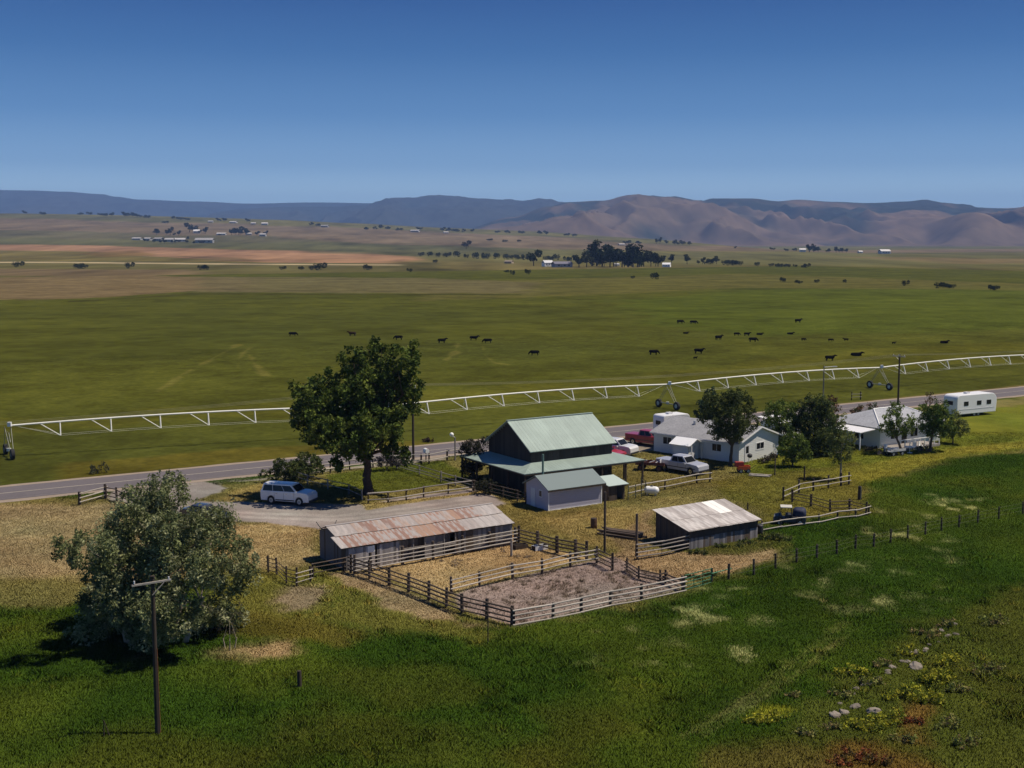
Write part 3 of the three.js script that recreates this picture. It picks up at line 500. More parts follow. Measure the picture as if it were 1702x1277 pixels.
// corral
fence('corral_fence', 'four rail corral fence, shade painted in as dark brown, bordered by a trampled tan verge', [[583, 953], [614, 962], [647, 974], [679, 985], [713, 998], [742, 1010], [768, 1020], [809, 1030], [851, 1041]], [.3, .62, .94, 1.22], { rm: brown, pm: [woodTar, woodBrown[1]], rr_: .06, h: 1.4, pr: .11 });  // dark rail colour stands in for the shaded faces turned to the camera
fence('corral_fence', 'pale grey four rail fence running close along the rusty roofed shed', [[589, 955], [616, 950], [669, 940], [720, 931], [769, 921], [814, 912.5], [856, 905]], R4, { pm: woodBrown, rm: [woodPale[2], woodGrey[2], woodPale[1]], rr_: .055, h: 1.45, pr: .12 });
fence('corral_fence', 'rail fence with shade painted in as dark brown, running from the shed corner to the corral gate', [[862, 903], [894, 911], [926, 920], [957, 926], [975, 931]], R4, { rm: brown, pm: [woodTar, woodBrown[0]], h: 1.45, pr: .13, rr_: .06 });  // rails coloured dark to paint in their shaded side
fence('corral_fence', 'pale three rail fence dividing the straw pen from the grey dirt pen', [[750, 988], [797, 976], [852, 963], [901, 955], [948, 943], [992, 936]], [.42, .75, 1.08], { rm: pale, h: 1.2, rr_: .05, pr: .1 });
fence('corral_fence', 'short dark fence panel closing the back corner of the dirt pen', [[992, 936], [1018, 949]], R4, { rm: brown, pm: [woodTar], h: 1.35, pr: .1 });
fence('corral_fence', 'broken dark rails sagging between the dirt pen and the tan dirt strip', [[1042, 950], [1062, 963], [1097, 971], [1106, 970], [1134, 982]], [.25, .5, .78], { rm: brown, pm: [woodTar], h: 1.05 });
fence('corral_fence', 'bright bleached four rail fence along the grassy front of the corral', [[854, 1041], [919, 1029], [966, 1019], [1014, 1008], [1066, 999], [1136, 984]], [.1, .42, .76, 1.08], { rm: pale, pm: [woodTar, woodBrown[0]], h: 1.15, rr_: .062, pr: .11 });
{
  const gm = M([.03, .13, .06], .5, { metalness: .2 }), p = P(1138, 983), q = P(1182, 971), o = thing('stock_gate', 'green metal tube stock gate at the corral corner', 'gate', p), e = q.clone().sub(p);
  for (let k = 0; k < 5; k++) bar('tube', o, gm, V(0, .12 + k * .26, 0), e.clone().setY(.12 + k * .26), .032, UC12);
  for (const t of [.01, .34, .67, .99]) bar('upright', o, gm, e.clone().multiplyScalar(t).setY(.1), e.clone().multiplyScalar(t).setY(1.18), .034, UC12);
}
fence('gate_post_rail', 'two dark posts with a single green rail beside the stock gate', [[1183, 969], [1211, 962]], [.75], { rm: [M([.05, .2, .1], .5)], pm: [woodTar], h: 1.05, pr: .1, rr_: .04 });
fence('shed_fence', 'grey four rail fence leading to the small dark shed', [[1059, 931], [1100, 925], [1141, 916]], [.3, .62, .95, 1.25], { pm: [woodTar], rr_: .055, h: 1.35, noPost: [1] });
info(bar('lone_post', scene, woodGrey[0], P(850, 925), P(850, 925).setY(1.45), .1), 'single grey post standing inside the straw pen', 'post');
info(bar('tall_pole', scene, woodBrown[1], P(1005, 919), P(1005, 919).setY(5.0), .1), 'tall crooked bare wooden pole by the corral corner', 'pole');
info(bar('gate_pole', scene, woodBrown[2], P(1058, 926), P(1058, 926).setY(3.5), .11), 'shorter brown gate pole beside the grey shed fence', 'pole');
// left of the stable
fence('lane_fence', 'dark netted fence running down from the willow to its corner post', [[446, 953], [460, 957], [476, 971], [493, 975]], [.3, .6, .9, 1.2], { rm: brown, pm: [woodTar], h: 1.35, rr_: .03 });
fence('lane_fence', 'short fence with three pale slats between two dark posts', [[493, 975], [516, 969]], [.35, .68, 1.0], { rm: pale, pm: [woodTar], h: 1.25, rr_: .035 });
fence('lane_fence', 'dark shaded rails reaching the end wall of the long shed', [[520, 962], [572, 952]], [.45, .85, 1.15], { rm: woodBrown, pm: [woodTar], h: 1.2, rr_: .04 });
// yard and roadside
fence('roadside_fence', 'pale topped rail fence along the road behind the big tree', [[536, 789], [549, 787], [581, 782], [620, 778], [650, 774], [672, 772]], [.55, 1.1], { rm: pale, pm: [woodTar, woodBrown[0]], h: 1.15, rr_: .06 });
fence('roadside_fence', 'two rail fence by the road beside the mailbox', [[672, 772], [700, 773], [713, 772], [743, 766], [775, 761]], [.5, 1.15], { rm: pale, pm: [woodTar], h: 1.25, rr_: .055, pr: .1 });
fence('yard_fence', 'grey rail and wire fence slanting across the lawn to the barn corner', [[660, 779], [697, 790], [733, 801], [757, 808], [786, 816]], [.3, .6, 1.05], { h: 1.1, rr_: .04, pm: [woodGrey[1]] });
fence('yard_fence', 'long two rail grey fence between the lawn and the gravel drive', [[612, 838], [645, 836], [675, 832], [704, 827], [745, 821], [786, 816]], [.4, 1.05], { rm: woodGrey, pm: [woodTar, woodBrown[0]], h: 1.1, rr_: .065 });
fence('yard_fence', 'brown rail fence from the shaded barn corner to the pump house', [[788, 817], [815, 823], [836, 828], [860, 834], [874, 838]], [.4, .75, 1.1], { rm: brown, pm: [woodTar], h: 1.15 });
fence('yard_fence', 'old rail fence behind the parked white vehicle in the tree shade', [[487, 798], [511, 806], [545, 814], [580, 822], [602, 832]], [.5, 1.0], { rm: woodGrey, pm: woodGrey, h: 1.05, rr_: .045 });
fence('drive_fence', 'pale railed fence at the mouth of the drive', [[132, 840], [175, 828]], [.35, .75, 1.15], { rm: pale, pm: [woodTar], h: 1.3, pr: .14, rr_: .06 });
fence('drive_fence', 'dark railed fence curving from the drive into the willow', [[176, 829], [194, 833], [214, 843], [236, 851], [262, 862]], [.35, .75, 1.15], { rm: brown, pm: [woodTar], h: 1.3, pr: .11 });
fence('lawn_fence', 'two pale rails between the coop and the silver pickup', [[1044, 826], [1073, 820], [1105, 815], [1158, 804], [1180, 802]], [.4, 1.0], { rm: [woodPale[1], woodPale[2]], pm: [woodTar], h: 1.1, rr_: .06, noPost: [0] });
fence('wire_pen', 'thin dark post and wire pen beside the propane tank', [[1044, 832], [1056, 829], [1066, 827], [1073, 824], [1066, 817]], [.4, .8, 1.2], { rm: [M([.12, .13, .07], .7)], pm: [M([.06, .07, .04], .8)], h: 1.5, pr: .045, rr_: .018 });
fence('field_fence', 'two pale rails along the dark field beyond the small shed', [[1266, 885], [1297, 880], [1325, 876], [1361, 872], [1392, 865], [1422, 862], [1444, 856]], [.25, .8], { rm: [woodPale[1], woodPale[2]], pm: [woodTar, woodBrown[0]], h: .95, rr_: .055 });
fence('field_fence', 'pale rail fence at the far end of the small paddock', [[1302, 832], [1328, 820], [1352, 816], [1377, 812], [1398, 808], [1411, 806]], [.45, .95], { rm: [woodPale[1], woodPale[2]], pm: [woodTar, woodBrown[0]], h: 1.3, rr_: .05, pr: .1 });
fence('field_fence', 'dark rail fence cutting down through the small paddock', [[1317, 835], [1348, 842], [1380, 851], [1412, 850], [1440, 857]], [.35, .7, 1.0], { rm: brown, pm: [woodTar], h: 1.2, rr_: .04, pr: .1 });
fence('wire_fence', 'line of slim dark posts carrying wire through the tall green field', [[1211, 965], [1253, 957], [1289, 947], [1324, 936], [1358, 929], [1391, 922.5], [1422, 914], [1452, 911], [1480, 904], [1509, 897], [1538, 890], [1565, 884], [1594, 878], [1625, 871], [1660, 864], [1700, 856]], [.45, .8, 1.1], { rm: [M([.08, .085, .05], .7)], pm: [woodTar, woodBrown[1], woodTar], h: 1.2, pr: .085, rr_: .008 });
fence('brace_posts', 'two wooden brace posts with cross rails beyond the road', [[1415.5, 665.5], [1430.5, 664.5]], [.5, .95], { rm: [woodGrey[1]], pm: [woodTar], h: 1.35, pr: .09, rr_: .05 });
for (const [x, y, h, r, l] of [[498, 1144, 1.0, .13, 'stub of a thick dark post alone in the green front field'], [1428, 831, 1.35, .15, 'thick dark post with a pale edge where lawn meets dark field'], [811, 1072, 2.0, .035, 'slim dark steel post outside the corral corner'], [173, 1226, .9, .03, 'bent rusty wire stake near the foreground utility pole'], [1337, 800, 1.6, .09, 'tall greenish post standing alone on the lawn'], [1243, 848, .7, .07, 'short post behind the pale roofed small shed']]) {
  const p = P(x, y), o = thing('field_post', l, 'post', p); bar('post', o, woodTar, V(0, -.1, 0), V(rr(-.03, .03), h, 0), r);
  if (r > .14) box('pale_edge', o, woodPale[1], .05, h * .95, .2, .16, h * .5, 0); if (r === .03) bar('hook', o, woodTar, V(0, h, 0), V(.3, .15, .1), .025);
}
info(bar('tall_post', scene, woodBrown[0], P(1288, 790), P(1288, 790).setY(2.3), .07), 'brown clothes line post by the white gable', 'post');
// log pile, barrel, propane tank, troughs
{ const c = P(1035, 893), o = thing('log_pile', 'pile of long rough brown poles lying on bare ground', 'log pile', c); for (let i = 0; i < 13; i++) { const a = -.62 + rr(-.12, .12), l = rr(1.4, 2.1), x = rr(-.6, .6), z = rr(-.7, .7), y = .1 + (i % 3) * .16; bar('log', o, woodBrown[i % 3], V(x - l * Math.cos(a), y, z + l * Math.sin(a)), V(x + l * Math.cos(a), y + rr(0, .1), z - l * Math.sin(a)), rr(.07, .11)); } }
{ const o = thing('barrel', 'rust brown upright steel barrel on dry grass', 'barrel', P(987, 878)), m = M([.09, .045, .025], .8); const pr = [[0, 0], [.29, 0], [.29, .28], [.305, .3], [.29, .32], [.29, .58], [.305, .6], [.29, .62], [.29, .88], [.27, .88], [.27, .85], [0, .85]].map(([x, y]) => new THREE.Vector2(x, y)); mesh('drum', new THREE.LatheGeometry(pr, 18), m, o); mesh('lid', new THREE.CylinderGeometry(.25, .25, .03, 16), woodTar, o, [0, .87, 0]); }
{ const o = thing('propane_tank', 'white rounded propane tank on short feet by the wire pen', 'propane tank', P(1083, 824), -.3); mesh('tank', new THREE.CapsuleGeometry(.38, .75, 8, 18), M([.82, .82, .8], .4), o, [0, .56, 0], [0, 0, Math.PI / 2]); mesh('dome', new THREE.SphereGeometry(.13, 12, 8), blackPlastic, o, [0, .95, 0], null, [1.2, .8, 1]); for (const x of [-.4, .4]) box('foot', o, steelGalv, .12, .25, .4, x, .12, 0); }
{ const o = thing('black_drum', 'black plastic drum against the end of the small shed', 'barrel', P(1263, 888)); const pr = [[0, 0], [.26, .02], [.29, .15], [.29, .7], [.26, .85], [0, .86]].map(([x, y]) => new THREE.Vector2(x, y)); mesh('drum', new THREE.LatheGeometry(pr, 16), blackPlastic, o); mesh('bung', new THREE.CylinderGeometry(.05, .05, .04, 8), rubber, o, [.12, .87, 0]); }
for (const [x, y, l] of [[864, 912, 'low dark water trough in the pen corner by the rusty shed'], [897, 914, 'low trough with a pale rim beneath the dark corral rails']]) { const o = thing('trough', l, 'trough', P(x, y), THETA); box('base', o, steelGalv, 1.2, .05, .6, 0, .03, 0); for (const s of [-1, 1]) { box('side', o, l.includes('pale') ? dullWhite : woodTar, 1.2, .34, .05, 0, .2, s * .3); box('end', o, woodTar, .05, .34, .55, s * .58, .2, 0); } }

// ------------------------------------------------------------------ vehicles (front towards local +x)
const paint = (r, g, b, ro = .35) => new THREE.MeshPhysicalMaterial({ color: RGB(r, g, b), roughness: ro, clearcoat: .7, clearcoatRoughness: .12 });
const lampGlass = M([.75, .75, .72], .2), redGlass = M([.35, .02, .02], .25), chrome = M([.6, .6, .6], .25, { metalness: .8 });
function wheelGeo(r, w) { return new THREE.LatheGeometry([[r * .55, -w / 2], [r * .94, -w / 2], [r, -w * .36], [r, w * .36], [r * .94, w / 2], [r * .55, w / 2]].map(([x, y]) => new THREE.Vector2(x, y)), 22).rotateX(Math.PI / 2); }
function wheel(parent, x, z, r = .38, w = .26, rim = steelGalv) {
  const g = new THREE.Group(); g.name = 'wheel'; g.position.set(x, r, z); parent.add(g); mesh('tyre', wheelGeo(r, w), rubber, g);
  mesh('rim', new THREE.CylinderGeometry(r * .56, r * .56, w * .7, 14).rotateX(Math.PI / 2), rim, g); mesh('hub', new THREE.CylinderGeometry(r * .16, r * .16, w * .8, 8).rotateX(Math.PI / 2), blackPlastic, g);
}
function bodyShell(pts, arches, half, bevel = .09) {                      // side outline [[x, y]] from rear bottom round the top to front bottom, wheel arches cut from the sill
  const s = new THREE.Shape(); s.moveTo(...pts[0]); for (let i = 1; i < pts.length; i++) s.lineTo(...pts[i]);
  for (const [x, r, y] of [...arches].sort((a, b) => b[0] - a[0])) { s.lineTo(x + r, y); s.absarc(x, y, r, 0, Math.PI, false); }
  s.closePath();
  const g = new THREE.ExtrudeGeometry(s, { depth: 2 * (half - bevel), bevelEnabled: true, bevelSize: bevel, bevelThickness: bevel, bevelSegments: 3, curveSegments: 10 }); g.translate(0, 0, -(half - bevel)); return g;
}
function cabinGeo(x0, x1, x2, x3, y0, y1, hw0, hw1) {                     // greenhouse: bottom x0..x1, top x2..x3
  const g = new THREE.BoxGeometry(1, 1, 1, 6, 3, 6), p = g.attributes.position;
  for (let i = 0; i < p.count; i++) { const u = p.getX(i) + .5, v = p.getY(i) + .5, w = p.getZ(i) * 2, c = v * v * .12 + v * .88; p.setXYZ(i, mix(mix(x0, x1, u), mix(x2, x3, u), c), mix(y0, y1, v) + (v > .99 ? .05 * (1 - w * w) : 0), mix(hw0, hw1, c) * w * (1 - .03 * Math.pow(2 * u - 1, 2))); }
  g.computeVertexNormals(); return g;
}
function quad(a, b, c, d) { const g = new THREE.BufferGeometry(); const v = [a, b, c, a, c, d].flatMap(p => [p.x, p.y, p.z]); g.setAttribute('position', new THREE.Float32BufferAttribute(v, 3)); g.computeVertexNormals(); return g; }
function glazing(o, x0, x1, x2, x3, y0, y1, h0, h1, splits) {            // side panes, windscreen and back window, standing 8 mm proud
  const f = (x, y, z) => V(x, y, z), hw = y => mix(h0, h1, (y - y0) / (y1 - y0)) + .012, xl = y => mix(x0, x2, (y - y0) / (y1 - y0)), xr = y => mix(x1, x3, (y - y0) / (y1 - y0)), ya = y0 + (y1 - y0) * .07, yb = y1 - (y1 - y0) * .12;
  for (const s of [-1, 1]) splits.forEach(([a, b]) => { const q = (t, y) => f(mix(xl(y) + .1, xr(y) - .1, t), y, s * hw(y)); mesh('side_window', quad(q(a, ya), q(b, ya), q(b, yb), q(a, yb)), darkGlass, o); });
  mesh('windscreen', quad(f(xr(ya) + .045, ya, hw(ya) - .1), f(xr(ya) + .045, ya, -hw(ya) + .1), f(xr(yb) + .045, yb, -hw(yb) + .1), f(xr(yb) + .045, yb, hw(yb) - .1)), darkGlass, o);
  mesh('back_window', quad(f(xl(ya) - .045, ya, -hw(ya) + .12), f(xl(ya) - .045, ya, hw(ya) - .12), f(xl(yb) - .045, yb, hw(yb) - .12), f(xl(yb) - .045, yb, -hw(yb) + .12)), darkGlass, o);
}
function trim(o, xf, xr, yl, half, mat) {
  for (const s of [-1, 1]) { box('headlight', o, lampGlass, .06, .16, .36, xf - .02, yl, s * (half - .26)); box('tail_light', o, redGlass, .06, .34, .14, xr + .02, yl + .1, s * (half - .1)); box('mirror', o, mat, .12, .14, .2, xf - 1.65, 1.22, s * (half + .12)); }
  box('grille', o, blackPlastic, .05, .26, half * 1.1, xf - .005, yl - .02, 0); box('bumper', o, blackPlastic, .16, .2, half * 1.9, xf + .02, .5, 0); box('bumper', o, blackPlastic, .14, .2, half * 1.9, xr - .01, .55, 0);
}
function suv(label, pos, turn, mat, name = 'suv') {
  const o = thing(name, label, 'car', pos, turn), half = 1.0;
  mesh('body', bodyShell([[-2.6, .45], [-2.66, .85], [-2.64, 1.24], [1.2, 1.27], [1.9, 1.25], [2.42, 1.17], [2.58, 1.0], [2.6, .48]], [[1.6, .5, .44], [-1.55, .5, .44]], half), mat, o);
  mesh('cabin', cabinGeo(-2.64, 1.42, -2.42, .62, 1.22, 1.95, .97, .84), mat, o); glazing(o, -2.64, 1.42, -2.42, .62, 1.22, 1.95, .97, .84, [[.01, .31], [.325, .655], [.67, .985]]);
  for (const s of [-1, 1]) { box('roof_rail', o, chrome, 2.4, .05, .05, -1, 1.96, s * .68); wheel(o, 1.6, s * .86, .42); wheel(o, -1.55, s * .86, .42); for (const x of [-.9, .2]) box('door_handle', o, chrome, .18, .04, .03, x, 1.08, s * 1.005); for (const x of [-1.15, -.1, 1.05]) box('door_seam', o, blackPlastic, .018, .62, .006, x, .86, s * 1.001); box('sill', o, blackPlastic, 2.1, .1, .05, .02, .5, s * .99); }
  box('underside', o, blackPlastic, 5, .2, 1.5, 0, .42, 0); trim(o, 2.6, -2.66, .92, half, mat); return o;
}
function sedan(label, pos, turn, mat) {
  const o = thing('sedan', label, 'car', pos, turn), half = .9;
  mesh('body', bodyShell([[-2.3, .35], [-2.36, .75], [-2.25, .95], [-1.6, 1.0], [.8, .98], [1.7, .86], [2.2, .74], [2.3, .4]], [[1.4, .38, .34], [-1.35, .38, .34]], half), mat, o);
  mesh('cabin', cabinGeo(-1.75, 1.05, -1.05, .15, .95, 1.45, .86, .64), mat, o); glazing(o, -1.75, 1.05, -1.05, .15, .95, 1.45, .86, .64, [[.05, .46], [.5, .95]]);
  for (const s of [-1, 1]) { wheel(o, 1.4, s * .78, .32, .22); wheel(o, -1.35, s * .78, .32, .22); } box('underside', o, blackPlastic, 4, .16, 1.3, 0, .36, 0); trim(o, 2.28, -2.34, .66, half, mat); return o;
}
function pickup(label, pos, turn, mat, roofMat = mat) {
  const o = thing('pickup', label, 'truck', pos, turn), half = .98;
  mesh('body', bodyShell([[-2.8, .5], [-2.82, 1.22], [-.95, 1.22], [-.9, 1.2], [1.1, 1.2], [1.7, 1.16], [2.55, 1.08], [2.75, .95], [2.78, .5]], [[1.75, .48, .46], [-1.75, .48, .46]], half), mat, o);
  mesh('cabin', cabinGeo(-1.0, 1.3, -.8, .6, 1.16, 1.88, .92, .76), roofMat, o); glazing(o, -1.0, 1.3, -.8, .6, 1.16, 1.88, .92, .76, [[.05, .48], [.52, .96]]);
  box('bed_floor', o, blackPlastic, 1.7, .02, 1.6, -1.9, 1.235, 0); for (const s of [-1, 1]) { box('bed_rail', o, blackPlastic, 1.8, .06, .1, -1.88, 1.26, s * .9); wheel(o, 1.75, s * .84, .4, .26, chrome); wheel(o, -1.75, s * .84, .4, .26, chrome); box('stripe', o, blackPlastic, 5, .08, .02, -.1, .72, s * .985); for (const x of [-.95, .1, 1.15]) box('door_seam', o, blackPlastic, .018, .55, .006, x, .92, s * .982); }
  box('underside', o, blackPlastic, 5, .2, 1.4, 0, .5, 0); trim(o, 2.78, -2.82, .9, half, mat); return o;
}
suv('large white SUV parked in the deep shade of the big tree', P(481, 837), -.32, paint(.74, .74, .73)).scale.set(.95, 1, .95);
sedan('dark grey car on the drive mostly hidden behind the silvery willow', P(342, 866), -.55, paint(.03, .032, .04));
pickup('dark red pickup parked on gravel by the white house', P(1078, 740), -.72, paint(.32, .022, .035), paint(.36, .03, .045));
suv('dark windowed car with a white bonnet showing past the barn roof', P(1022, 756), -.62, paint(.7, .7, .7), 'parked_suv');
sedan('low red car half hidden by the skirt roof end of the barn', P(1006, 762), -.5, paint(.4, .03, .05));
pickup('silver pickup with dark bed on the grass before the garden shed', P(1134, 785), -.78, paint(.42, .43, .48));
function trailer(name, label, pos, turn, L, H, Wd, mat, round = .35) {
  const o = thing(name, label, 'trailer', pos, turn), s = new THREE.Shape(), h0 = .5, h1 = H, a = -L / 2, b = L / 2;
  s.moveTo(a, h0); s.lineTo(a, h1 - round); s.quadraticCurveTo(a, h1, a + round, h1); s.lineTo(b - round * 1.6, h1); s.quadraticCurveTo(b, h1, b, h1 - round * 1.8); s.lineTo(b - .15, h0); s.closePath();
  mesh('body', new THREE.ExtrudeGeometry(s, { depth: Wd - .16, bevelEnabled: true, bevelSize: .08, bevelThickness: .08, bevelSegments: 2 }).translate(0, 0, -Wd / 2 + .08), mat, o);
  for (const z of [-1, 1]) { for (const x of [-L * .28, L * .05, L * .3]) box('window', o, darkGlass, .9, .6, .03, x, H * .62, z * (Wd / 2 + .012)); box('stripe', o, dullWhite, L * .9, .12, .02, 0, H * .36, z * (Wd / 2 + .012)); wheel(o, -.4, z * (Wd / 2 - .15), .33, .2); wheel(o, .4, z * (Wd / 2 - .15), .33, .2); }
  box('back_window', o, darkGlass, .03, .55, 1, a - .085, H * .65, 0); box('roof_vent', o, dullWhite, .7, .22, .6, -L * .1, H + .19, 0); bar('tow_bar', o, blackPlastic, V(b - .2, .5, 0), V(b + 1, .5, 0), .05); return o;
}
trailer('camper_trailer', 'small white camper trailer behind the farmhouse roof', P(1116, 723), .55, 4.2, 2.7, 2.2, M([.75, .75, .75], .45));
trailer('camper_trailer', 'big white round topped travel trailer parked by the road', P(1612, 690), .5, 8, 3.1, 2.5, M([.78, .78, .78], .4), .7);
{ // flat farm wagon of junk by the silver pickup
  const o = thing('farm_wagon', 'rusty flatbed wagon with scrap parked behind the silver pickup', 'wagon', P(1082, 782), -.3), m = M([.13, .045, .035], .8);
  box('bed', o, m, 3.2, .12, 1.5, 0, .72, 0); for (const s of [-1, 1]) { wheel(o, 1, s * .7, .36, .2, m); wheel(o, -1, s * .7, .36, .2, m); box('side_board', o, m, 3.2, .22, .05, 0, .9, s * .74); } box('headboard', o, dullWhite, .08, .5, 1.4, 1.1, 1.03, 0); for (let i = 0; i < 6; i++) bar('scrap_bar', o, i % 2 ? dullWhite : m, V(-1.3 + i * .35, .82, rr(-.5, .5)), V(-.7 + i * .35, rr(.95, 1.3), rr(-.6, .6)), .05); bar('drawbar', o, m, V(1.6, .6, 0), V(2.6, .3, 0), .05);
}
{ // small utility buggy with a covered load
  const o = thing('utility_buggy', 'dark utility buggy with pale roof and blue tarped load inside the rails', 'buggy', P(1313, 872), Math.PI - .18), navy = M([.012, .016, .05], .7), hull = M([.06, .06, .065], .6);
  mesh('body', bodyShell([[-1.3, .4], [-1.3, .75], [-.2, .78], [-.1, .6], [.7, .6], [.8, .9], [1.3, .78], [1.4, .42]], [[.9, .34, .36], [-.85, .34, .36]], .62, .05), hull, o);
  const tarp = new THREE.SphereGeometry(.5, 14, 10); const tp = tarp.attributes.position; for (let i = 0; i < tp.count; i++) { const k = 1 + .16 * (vnoise(tp.getX(i) * 6 + 4, tp.getZ(i) * 6 + tp.getY(i) * 5) - .5); tp.setXYZ(i, Math.sign(tp.getX(i)) * Math.pow(Math.abs(tp.getX(i) * 2), .6) * .62 * k, Math.max(-.3, tp.getY(i)) * 1.1 * k, Math.sign(tp.getZ(i)) * Math.pow(Math.abs(tp.getZ(i) * 2), .6) * .55 * k); } tarp.computeVertexNormals();
  mesh('tarp', tarp, navy, o, [-.8, 1.05, 0]); box('seat', o, blackPlastic, .5, .3, 1, .15, .82, 0); box('roof', o, M([.5, .48, .42], .7), 1, .06, 1.15, .35, 1.62, 0);
  for (const s of [-1, 1]) { wheel(o, .9, s * .56, .3, .24); wheel(o, -.85, s * .56, .3, .24); bar('cage_bar', o, blackPlastic, V(-.12, .7, s * .54), V(-.08, 1.6, s * .52), .03); bar('cage_bar', o, blackPlastic, V(1.0, .8, s * .54), V(.75, 1.6, s * .52), .03); } box('headlight', o, lampGlass, .04, .1, .8, 1.36, .72, 0);
}
{ // orange cart and boards by the gable
  const o = thing('orange_cart', 'bright orange garden cart with red bin in front of the white gable', 'cart', P(1236, 786), .1), or = M([.6, .1, .02], .6);
  box('tub_floor', o, or, 1.3, .06, .7, 0, .38, 0); for (const s of [-1, 1]) { box('tub_side', o, or, 1.3, .4, .05, 0, .58, s * .36); box('tub_end', o, or, .05, .4, .66, s * .64, .58, 0); wheel(o, -.4, s * .42, .24, .12); wheel(o, .4, s * .42, .24, .12); } box('red_bin', o, M([.3, .03, .02], .7), .9, .5, .6, -.5, .95, -.02); bar('handle', o, woodTar, V(.66, .4, 0), V(1.4, .8, 0), .03);
  const l = thing('board_stack', 'stack of pale cut boards lying on the lawn by the orange cart', 'boards', P(1262, 792), -.35); for (let i = 0; i < 7; i++) box('board', l, woodPale[i % 3], rr(1.8, 2.4), .05, .2, rr(-.15, .15), .04 + Math.floor(i / 3) * .07, -.25 + (i % 3) * .24, [0, rr(-.06, .06), 0]);
}
// garden clutter in front of the houses
function chair(label, pos, turn) { const o = thing('garden_chair', label, 'chair', pos, turn, 'white chairs by the deck'); box('seat', o, whitePaint, .46, .05, .46, 0, .42, 0); box('backrest', o, whitePaint, .46, .5, .05, 0, .7, -.22); for (const x of [-.2, .2]) for (const z of [-.2, .2]) box('leg', o, whitePaint, .05, .42, .05, x, .21, z); return o; }
for (const [x, y, t] of [[1474, 752, .3], [1519, 748, -.6], [1531, 747, .9]]) chair('white garden chair on the grass before the deck', P(x, y), t);
{ const o = thing('garden_table', 'round white garden table with parasol post before the deck', 'table', P(1512, 753)); mesh('tabletop', new THREE.CylinderGeometry(.6, .6, .05, 20), whitePaint, o, [0, .72, 0]); bar('stem', o, whitePaint, V(0, .03, 0), V(0, .7, 0), .04); mesh('foot', new THREE.CylinderGeometry(.3, .32, .05, 14), whitePaint, o, [0, .03, 0]); }
{ const o = thing('white_cart', 'low white cart bed parked under the leaning tree', 'cart', P(1487, 757), .5); box('bed', o, M([.55, .55, .56], .7), 2.4, .1, 1.1, 0, .55, 0); for (const s of [-1, 1]) { box('side_board', o, M([.5, .5, .5], .7), 2.4, .25, .05, 0, .7, s * .55); wheel(o, .7, s * .5, .27, .15); wheel(o, -.7, s * .5, .27, .15); } }
{ const o = thing('grill', 'black kettle grill standing by the farmhouse gable', 'grill', P(1246, 770)); mesh('bowl', new THREE.SphereGeometry(.3, 14, 10), blackPlastic, o, [0, .85, 0], null, [1, .85, 1]); for (let k = 0; k < 3; k++) bar('leg', o, steelGalv, V(.12 * Math.cos(k * 2.1), .7, .12 * Math.sin(k * 2.1)), V(.3 * Math.cos(k * 2.1), 0, .3 * Math.sin(k * 2.1)), .02); }
// mailbox and yard lamp by the road
{ const o = thing('mailbox', 'white mailbox on a post at the roadside', 'mailbox', P(708, 768.5), THETA); box('post', o, woodBrown[0], .1, 1.1, .1, 0, .55, 0); const s = new THREE.Shape(); s.moveTo(-.16, 0); s.lineTo(-.16, .2); s.absarc(0, .2, .16, Math.PI, 0, true); s.lineTo(.16, 0); mesh('box', new THREE.ExtrudeGeometry(s, { depth: .55, bevelEnabled: false }), whitePaint, o, [0, 1.1, -.27], null, [1.4, 1.4, 1.2]); box('flag', o, redGlass, .02, .2, .08, .24, 1.5, 0); }
{ const o = thing('yard_lamp', 'short lamp post with white globe by the roadside near the barn', 'lamp post', P(756.5, 766)); bar('post', o, woodGrey[1], V(0, 0, 0), V(0, 2.7, 0), .09); bar('arm', o, steelGalv, V(0, 2.65, 0), V(-.32, 2.95, 0), .035); mesh('globe', new THREE.SphereGeometry(.24, 16, 12), M([.85, .85, .8], .4), o, [-.38, 3.02, 0]); mesh('collar', new THREE.CylinderGeometry(.12, .14, .1, 12), steelGalv, o, [-.34, 2.83, 0]); }

